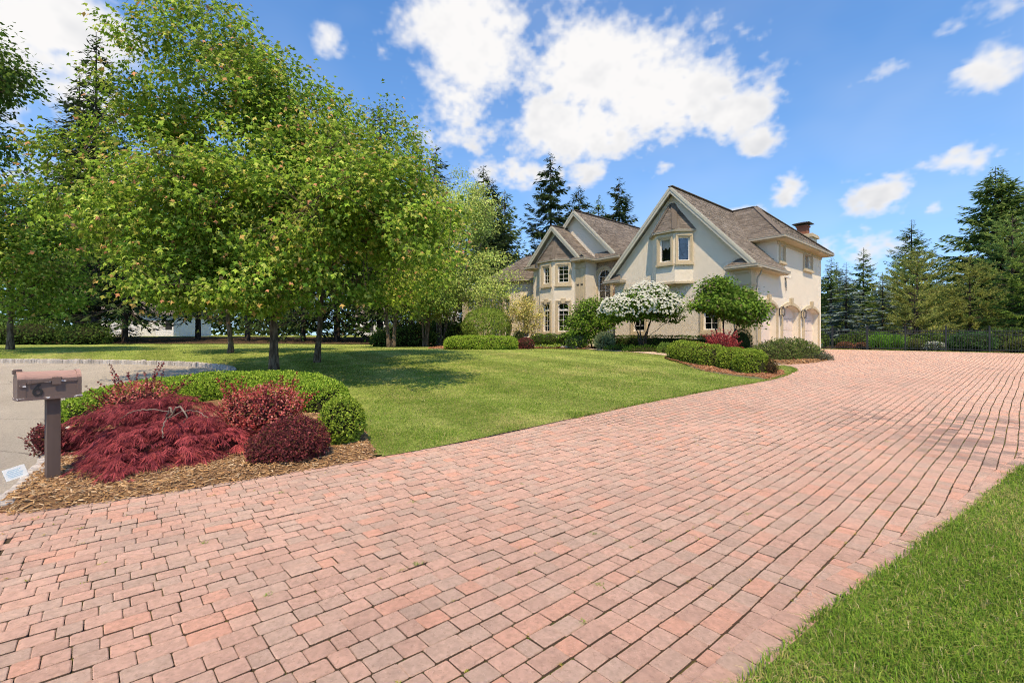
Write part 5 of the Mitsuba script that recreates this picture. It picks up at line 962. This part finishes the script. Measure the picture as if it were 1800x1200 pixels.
# ------------------------------------------------------------------ the bed round the mailbox
hedge('box_hedge', 'long clipped boxwood hedge curving behind the red Japanese maple', [(-6.55, 7.0), (-6.9, 7.9), (-6.75, 9.0), (-6.0, 9.75), (-4.9, 9.75), (-4.3, 9.35), (-3.7, 8.7), (-3.38, 7.95)], .98, .52, 48000, (.042, .62), BOX, 601)
shrub('boxwood_ball', 'clipped boxwood ball at the right end of the mailbox bed', 'shrub', [((-2.28, 6.12, .37), (.285, .27, .33))], 4200, (.038, .62), BOXI, 602, rough=.09, depth=.14)
PINK = [((.46, .125, .115), 3), ((.56, .24, .20), 2), ((.30, .055, .055), 3), ((.36, .17, .09), 1), ((.10, .085, .03), 1.2)]
shrub('barberry_shrub', 'pink and red barberry between the Japanese maple and the boxwood ball', 'shrub', [((-3.40, 6.4, .46), (.40, .38, .36)), ((-3.72, 6.35, .48), (.30, .3, .28))], 6000, (.036, .62), PINK, 603, twigs='m_core_and_stems_red', rough=.2, depth=.3, core=.7, spikes=70, spike_len=.30, shoots=RED)
shrub('barberry_shrub', 'dark purple dwarf barberry in front of the boxwood ball', 'shrub', [((-2.60, 5.42, .25), (.38, .34, .29)), ((-2.82, 5.3, .18), (.24, .22, .20))], 9000, (.030, .58), PURP + [((.24, .05, .055), 1.5)], 604, twigs='m_core_and_stems_red', rough=.16, depth=.22, core=.76)
shrub('barberry_shrub', 'tall red barberry with upright shoots behind the Japanese maple', 'shrub', [((-5.5, 6.75, .48), (.42, .36, .36))], 3600, (.036, .6), PINK, 605, twigs='m_core_and_stems_red', rough=.2, depth=.3, core=.68, spikes=60, spike_len=.42, shoots=PURP + RED)
shrub('barberry_shrub', 'small dull red barberry at the kerb behind the mailbox post', 'shrub', [((-5.60, 5.5, .27), (.17, .17, .19))], 1100, (.032, .6), PURP + [((.22, .07, .06), 2)], 606, twigs='m_core_and_stems_red', rough=.2, depth=.3, spikes=14, spike_len=.12)
# weeping cut-leaf Japanese maple: tiers of drooping feathery fans
jm = thing('japanese_maple', 'low weeping red Japanese maple with feathery cut leaves beside the mailbox post', 'shrub'); r = RNG(610)
tiers = [((-4.78, 6.0, .08), (.95, .62, .58), 2.6), ((-4.25, 5.35, .02), (.62, .50, .44), 1.4), ((-3.92, 5.65, .05), (.54, .50, .45), 1.4), ((-5.25, 5.95, .12), (.42, .40, .46), .8), ((-4.15, 4.92, .0), (.44, .34, .27), .8), ((-4.5, 6.0, .34), (.6, .45, .40), .8)]
FP, FD, FC = [], [], []
for (c, R, wgt) in tiers:
    nt = int(46 * wgt); u = rdir(r, nt); u[:, 2] = np.abs(u[:, 2]) * 1.05 - .12; u = unit(u); lay = r.choice([1.0, .86, .7], nt, p=[.6, .25, .15])[:, None]; b = meshkit.noise(np.array(c) + u * 2.6, 3)
    pc_ = np.array(c) + u * np.array(R) * lay * (1 + .40 * (b - .5))[:, None]; per = 24; n = nt * per
    out = np.repeat(unit(u / np.array(R)), per, 0); h_ = unit(out * [1, 1, 0] + [0, -.25, 0]); sd_ = np.cross(h_, [0, 0, 1.]); t = r.uniform(-.55, 1, (n, 1)); lat = r.normal(0, .075, (n, 1))
    p = np.repeat(pc_, per, 0) + h_ * t * .17 + sd_ * lat - np.array([0, 0, 1]) * (.085 * np.maximum(t, 0) ** 2 + .5 * lat ** 2 / .1 * .2) + r.normal(0, .012, (n, 3))
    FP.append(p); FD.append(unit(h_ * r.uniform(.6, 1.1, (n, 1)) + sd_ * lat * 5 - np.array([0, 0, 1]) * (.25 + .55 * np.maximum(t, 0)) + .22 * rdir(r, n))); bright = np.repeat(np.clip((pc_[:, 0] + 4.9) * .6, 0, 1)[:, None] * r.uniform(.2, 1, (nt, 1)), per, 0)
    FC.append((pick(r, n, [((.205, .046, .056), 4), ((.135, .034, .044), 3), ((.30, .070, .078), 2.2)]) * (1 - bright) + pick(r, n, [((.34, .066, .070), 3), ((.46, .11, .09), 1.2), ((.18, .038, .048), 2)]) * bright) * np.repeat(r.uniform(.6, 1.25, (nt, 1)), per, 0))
FP, FD, FC = np.vstack(FP), np.vstack(FD), np.vstack(FC); ok_ = FP[:, 2] > zg(FP[:, 0], FP[:, 1]) + .06; FP, FD, FC = FP[ok_], FD[ok_], FC[ok_]; n = len(FP); m = 7
ang = np.tile(np.linspace(-1.05, 1.05, m), n) + r.normal(0, .08, n * m); FDr = np.repeat(FD, m, 0); S = unit(np.cross(FDr, np.repeat(unit(np.array([0, 0, 1.]) + .6 * rdir(r, n)), m, 0))); dd = FDr * np.cos(ang)[:, None] + S * np.sin(ang)[:, None] + [0, 0, -.18]
L = .115 * r.uniform(.7, 1.25, n * m) * (1 - .38 * np.abs(ang) / 1.05)
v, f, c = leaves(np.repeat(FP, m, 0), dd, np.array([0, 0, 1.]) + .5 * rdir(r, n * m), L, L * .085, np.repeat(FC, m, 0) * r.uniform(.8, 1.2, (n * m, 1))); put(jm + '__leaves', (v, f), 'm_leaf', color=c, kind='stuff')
put(jm + '__twigs', core_mesh([((-4.75, 6.05, .05), (.85, .5, .44)), ((-4.25, 5.4, 0), (.5, .40, .32)), ((-3.8, 5.7, 0), (.5, .42, .34))], .82).mesh(), 'm_core_and_stems_red', smooth=True)  # added dark blobs under the fans that block light
b = MB(); 
for pts, rad in (([(-4.55, 5.75, .0), (-4.35, 5.65, .35), (-4.15, 5.5, .60), (-4.02, 5.36, .66), (-3.93, 5.28, .62), (-3.86, 5.24, .70), (-3.78, 5.22, .68), (-3.75, 5.2, .52)], .015), ([(-3.93, 5.28, .62), (-3.98, 5.2, .5), (-3.95, 5.15, .36)], .009), ([(-4.15, 5.5, .60), (-4.4, 5.35, .64), (-4.6, 5.35, .55)], .006), ([(-4.35, 5.65, .35), (-4.0, 5.6, .60), (-3.7, 5.55, .52)], .007)):
    p = spline(pts, 22); p = p + RNG(612).normal(0, .006, p.shape); b.tube(p, rad * np.linspace(1, .55, 22), 7)
put(jm + '__branches', b.mesh(), 'm_bark_pale', smooth=True)

# mailbox
mb_ = thing('mailbox', 'brown metal mailbox with the house number 6 on a square post', 'mailbox'); A = np.array([-4.83, 4.44]); B = np.array([-4.54, 4.87]); ax_ = unit(B - A); Lb = .45; B = A + ax_ * Lb; nr = np.array([ax_[1], -ax_[0]]); zb, wbx, hs, rt = .895, .092, .165, .092
def M(v): v = np.asarray(v, float); xy = A + v[..., :1] * ax_ - v[..., 1:2] * nr; return np.concatenate([xy, v[..., 2:] + zb], -1)   # (along, across to the far side, up)
sec = [(-wbx, 0), (wbx, 0), (wbx, hs)] + [(wbx * np.cos(t), hs + rt * np.sin(t)) for t in np.linspace(0, np.pi, 17)[1:-1]] + [(-wbx, hs)]
def slab(sec, x0, x1, mb):
    s = np.array(sec); n = len(s); v = np.vstack([np.c_[np.full(n, x0), s], np.c_[np.full(n, x1), s]]); j = np.arange(n); F = np.vstack([np.c_[j, (j + 1) % n, (j + 1) % n + n], np.c_[j, (j + 1) % n + n, j + n]]); cap = np.array([[0, i, i + 1] for i in range(1, n - 1)]); mb.add(v, np.vstack([F, cap[:, ::-1], cap + n])); return mb
sc = lambda k_: [(y * k_, (z - .1) * k_ + .1) for y, z in sec]
put(mb_ + '__body', (M(slab(sec, .03, Lb - .02, MB()).mesh()[0]), slab(sec, .03, Lb - .02, MB()).mesh()[1]), 'm_mailbox', smooth=35)
def mput(nm, m, mt, smooth=False): put(mb_ + '__' + nm, (M(m.mesh()[0]), m.mesh()[1]), mt, smooth=smooth)
d_ = slab(sc(1.045), -.012, .045, MB()); d_.box(-.03, -.012, -.02, .02, .235, .275); d_.box(-.02, .03, -.03, .03, .262, .282); mput('door', d_, 'm_mailbox', 35)
mput('back_rim', slab(sc(1.06), Lb - .035, Lb, MB()), 'm_mailbox', 35)
t_ = MB(); t_.box(.045, Lb - .035, -wbx - .010, -wbx + .001, hs - .016, hs + .006); t_.box(.0, .045, -wbx - .014, -wbx, .11, .145); mput('trim', t_, 'm_worn')
bp = MB(); bp.box(-.015, Lb + .005, -wbx - .012, wbx + .012, -.022, .004); mput('base_plate', bp, 'm_worn')
fg_ = MB(); fg_.bar((.05, -wbx - .017, .150), (.30, -wbx - .017, .184), .006, .026, up=(0, 0, 1)); fg_.box(.225, .290, -wbx - .026, -wbx - .018, .125, .198); fg_.tube([(.07, -wbx - .022, .152), (.07, -wbx - .004, .152)], .012, 8); mput('flag', fg_, 'm_mailbox')
tx = meshkit.text_mesh('6', .108, .007, bold=True); tv = np.array(tx.vertices); tv = np.stack([.075 + tv[:, 0], -wbx - .001 - tv[:, 2], .022 + tv[:, 1]], 1); put(mb_ + '__number', (M(tv), tx.faces), 'm_black')
pc = A + ax_ * .34 - nr * .0; ph = MB(); yw = .050
post = MB(); post.box(.25 - yw, .25 + yw, -yw, yw, -zb - .06, -.022); put(mb_ + '__post', (M(post.mesh()[0]), post.mesh()[1]), 'm_post')
# lawn notice on a wire stake
sg_ = thing('lawn_sign', 'small white notice card on a thin stake tilting at the kerb', 'sign'); cx, cy, cz = -5.02, 4.60, .125; rt_ = unit(np.array([.80, .55, .30])); upv = unit(np.array([-.22, -.10, .93])); upv = unit(upv - rt_ * (upv @ rt_)); nn_ = np.cross(rt_, upv)
def SG(v): v = np.asarray(v, float); return np.array([cx, cy, cz]) + v[..., :1] * rt_ + v[..., 1:2] * nn_ + v[..., 2:] * upv
m = MB().box(-.082, .082, -.002, .002, -.06, .06); put(sg_ + '__card', (SG(m.mesh()[0]), m.mesh()[1]), 'm_card')
m = MB()
for zz, a, b_ in ((.032, -.05, .05), (.016, -.06, .035), (-.002, -.066, .06), (-.018, -.06, .05), (-.034, -.05, .045)): m.box(a, b_, .0021 if nn_[1] < 0 else -.0031, .0031 if nn_[1] < 0 else -.0021, zz - .0035, zz + .0035)
put(sg_ + '__print', (SG(m.mesh()[0]), m.mesh()[1]), 'm_print', kind='stuff')
m = MB(); m.tube([SG(np.array([.02, 0, -.06])), np.array([cx + .09, cy + .03, -.09])], .005, 6); put(sg_ + '__stake', m.mesh(), 'm_card')

# ------------------------------------------------------------------ iron fence and gate
FD_ = unit(np.array([.832, -.555])); F0 = np.array([24.2, 28.0]); SP = 1.83; FH = 1.36
fk = thing('iron_fence', 'black iron picket fence along the far side of the drive', 'fence')
def fpt(s): q = F0 + FD_ * s; return q, float(zg(*q))
def rails(key, s0, s1):
    m0, m1 = fpt(s0), fpt(s1)
    for h in (.14, 1.02, 1.21): b = MB(); b.bar((*m0[0], m0[1] + h), (*m1[0], m1[1] + h), .028, .035); put(key + '__rail', b.mesh(), 'm_black')
def picket(key, s):
    q, z = fpt(s); b = MB(); b.bar((*q, z + .05), (*q, z + 1.30), .017, .017, up=(*FD_, 0)); tip_ = np.array([*q, z + 1.36]); o = np.array([(*(q + FD_ * a + np.array([FD_[1], -FD_[0]]) * c_), z + 1.30) for a, c_ in ((-.011, -.011), (.011, -.011), (.011, .011), (-.011, .011))]); b.add(np.vstack([o, tip_]), [[0, 1, 4], [1, 2, 4], [2, 3, 4], [3, 0, 4]]); put(key + '__picket', b.mesh(), 'm_black')
def fpost(key, s, w=.075):
    q, z = fpt(s); b = MB(); b.bar((*q, z - .1), (*q, z + FH + .08), w, w, up=(*FD_, 0)); b.bar((*q, z + FH + .08), (*q, z + FH + .10), w + .03, w + .03, up=(*FD_, 0)); m = trimesh.creation.icosphere(1, radius=.038); b.add(m.vertices + [*q, z + FH + .135], m.faces); put(key + '__post', b.mesh(), 'm_black')
posts = [-3 * SP - 1.75 - .2] + [i * SP for i in range(-1, 6)]
for i in range(-1, 6): fpost(fk, i * SP)
for i in range(-1, 5):
    rails(fk, i * SP, (i + 1) * SP)
    for j in range(1, 16): picket(fk, i * SP + SP * j / 16)
gk = thing('iron_gate', 'black iron picket gate in the fence beside the house corner', 'gate'); g0, g1 = -3 * SP + .05, -SP - .07
for s_ in (g0, (g0 + g1) / 2 - .03, (g0 + g1) / 2 + .03, g1): fpost(gk, s_, .05)
for a, b_ in ((g0, (g0 + g1) / 2 - .03), ((g0 + g1) / 2 + .03, g1)):
    rails(gk, a, b_)
    for j in range(1, 14): picket(gk, a + (b_ - a) * j / 14)
fk2 = thing('iron_fence', 'short black iron fence panel between the gate and the house wall', 'fence'); fpost(fk2, g0 - .12); fpost(fk2, g0 - .12 - SP); rails(fk2, g0 - .12 - SP, g0 - .12)
for j in range(1, 16): picket(fk2, g0 - .12 - SP + SP * j / 16)
# planting behind the fence
def beyond(s, d): q = F0 + FD_ * s + np.array([.555, .832]) * d; return q[0], q[1], float(zg(*q))
for s_, d, R, n, leaf, pal, lab, nm, cat, kw in [
    (-2.95, 1.0, (.50, .4, .28), 1500, (.07, .4), [((.20, .085, .055), 3), ((.27, .13, .085), 2), ((.12, .06, .04), 2)], 'low reddish shrub behind the gate', 'red_shrub', 'shrub', {}),
    (-2.05, .9, (.46, .4, .27), 1300, (.07, .4), [((.24, .105, .065), 3), ((.16, .075, .05), 2)], 'rusty red shrub behind the right gate leaf', 'red_shrub', 'shrub', {}),
    (-1.2, .9, (.55, .45, .5), 900, (.34, .12), [((.13, .27, .04), 3), ((.17, .33, .055), 2)], 'bright green daylily clump behind the first fence panel', 'daylily_clump', 'plant', dict(upb=1.4, core=.5)),
    (-.35, .9, (.5, .45, .45), 800, (.32, .12), [((.13, .27, .04), 3), ((.17, .33, .055), 2)], 'second bright green daylily clump, nearer the fence post', 'daylily_clump', 'plant', dict(upb=1.4, core=.5)),
    (.55, .95, (.62, .5, .42), 1800, (.08, .4), COT, 'grey green low shrub behind the second fence panel', 'low_shrub', 'shrub', {}),
    (1.45, .85, (.62, .45, .32), 1500, (.07, .5), [((.10, .17, .05), 3), ((.74, .74, .62), 2.2)], 'low clump of white daisies behind the fence', 'daisy_clump', 'plant', dict(upb=.8)),
    (3.2, 1.5, (1.15, .9, .66), 3800, (.16, .3), [((.05, .11, .04), 3), ((.08, .15, .055), 2), ((.03, .07, .025), 2)], 'dark spreading evergreen behind the third fence panel', 'spreading_evergreen', 'shrub', dict(rough=.3)),
    (5.3, 1.0, (.9, .7, .5), 2400, (.09, .4), COT, 'grey green shrub behind the right end of the fence', 'low_shrub', 'shrub', {}),
    (-4.75, .5, (.5, .5, .5), 1000, (.10, .4), [((.13, .24, .05), 3), ((.70, .62, .58), .8), ((.5, .2, .18), .3)], 'flowering plant between the gate and the house wall', 'flower_clump', 'plant', dict(upb=.8)),
    (-5.0, 3.6, (1.3, 1.0, .8), 3000, (.15, .5), UND, 'dark bush behind the fence beside the house wall', 'bush', 'bush', {}), (-1.5, 4.6, (2.2, 1.2, .70), 4200, (.16, .5), UND, 'broad dark bush under the bushy pine', 'bush', 'bush', {}), (2.2, 4.8, (2.2, 1.2, .62), 4200, (.16, .5), UND, 'broad dark bush under the lower pine', 'bush', 'bush', {}), (6.0, 4.2, (2.4, 1.2, .85), 4200, (.16, .5), UND, 'broad dark bush at the right end behind the fence', 'bush', 'bush', {})]:
    x, y, z = beyond(s_, d); shrub(nm, lab, cat, [((x, y, z + R[2] * .7), R)], n, leaf, pal, 700 + int(s_ * 10 + 60), **kw)

# ------------------------------------------------------------------ neighbouring houses, glimpsed below the trees
def cottage(lab, x, y, w, d, h, rot=0., doors=()):
    k = thing('white_house', lab, 'house'); z = float(zg(x, y)) - .3; c, s = math.cos(rot), math.sin(rot)
    def Tt(v): v = np.asarray(v, float); return np.c_[x + v[:, 0] * c - v[:, 1] * s, y + v[:, 0] * s + v[:, 1] * c, v[:, 2] + z]
    b = MB(); n = int(h / .22)
    for i in range(n): b.add([(-w/2 - .02, -.02, i*.22), (w/2 + .02, -.02, i*.22), (w/2, 0, i*.22 + .22), (-w/2, 0, i*.22 + .22)], [[0, 1, 2], [0, 2, 3]]); b.add([(-w/2 - .02, -.02, i*.22), (w/2 + .02, -.02, i*.22), (w/2, 0, i*.22), (-w/2, 0, i*.22)], [[0, 2, 1], [0, 3, 2]])
    b.box(-w/2, w/2, .03, d, 0, h); put(k + '__wall', (Tt(b.mesh()[0]), b.mesh()[1]), 'm_siding')
    rf = MB(); rf.add([(-w/2 - .4, -.5, h - .1), (w/2 + .4, -.5, h - .1), (w/2 + .4, d/2, h + d * .32), (-w/2 - .4, d/2, h + d * .32), (-w/2 - .4, d + .5, h - .1), (w/2 + .4, d + .5, h - .1)], [[0, 1, 2], [0, 2, 3], [3, 2, 5], [3, 5, 4], [0, 3, 4], [1, 5, 2]]); put(k + '__roof', (Tt(rf.mesh()[0]), rf.mesh()[1]), 'm_shingle', uv=np.full((6, 2), .5))
    for a, b_, z0, z1, m in doors: q = MB().box(a, b_, -.06, .02, z0, z1); put(k + ('__door' if m == 'm_garage' else '__window'), (Tt(q.mesh()[0]), q.mesh()[1]), m)
cottage('white clapboard neighbour house seen between the trunks below the hedge maple', -54.8, 66, 11.0, 9, 3.4, .05, [(-5.4, -3.2, .1, 2.4, 'm_white'), (.5, 3.0, .1, 2.4, 'm_white'), (4.4, 5.3, 1.2, 2.6, 'm_interior')])
cottage('white neighbour house glimpsed under the second maple', -23.5, 76, 5.5, 7, 3.4, -.05, [(-1.2, .4, 1, 2.2, 'm_interior')])
cottage('white neighbour house glimpsed between the birch trunks and the left wing', -9.9, 68, 4.0, 6, 5.6, 0., [(-1.0, .2, 1.2, 2.6, 'm_interior')])
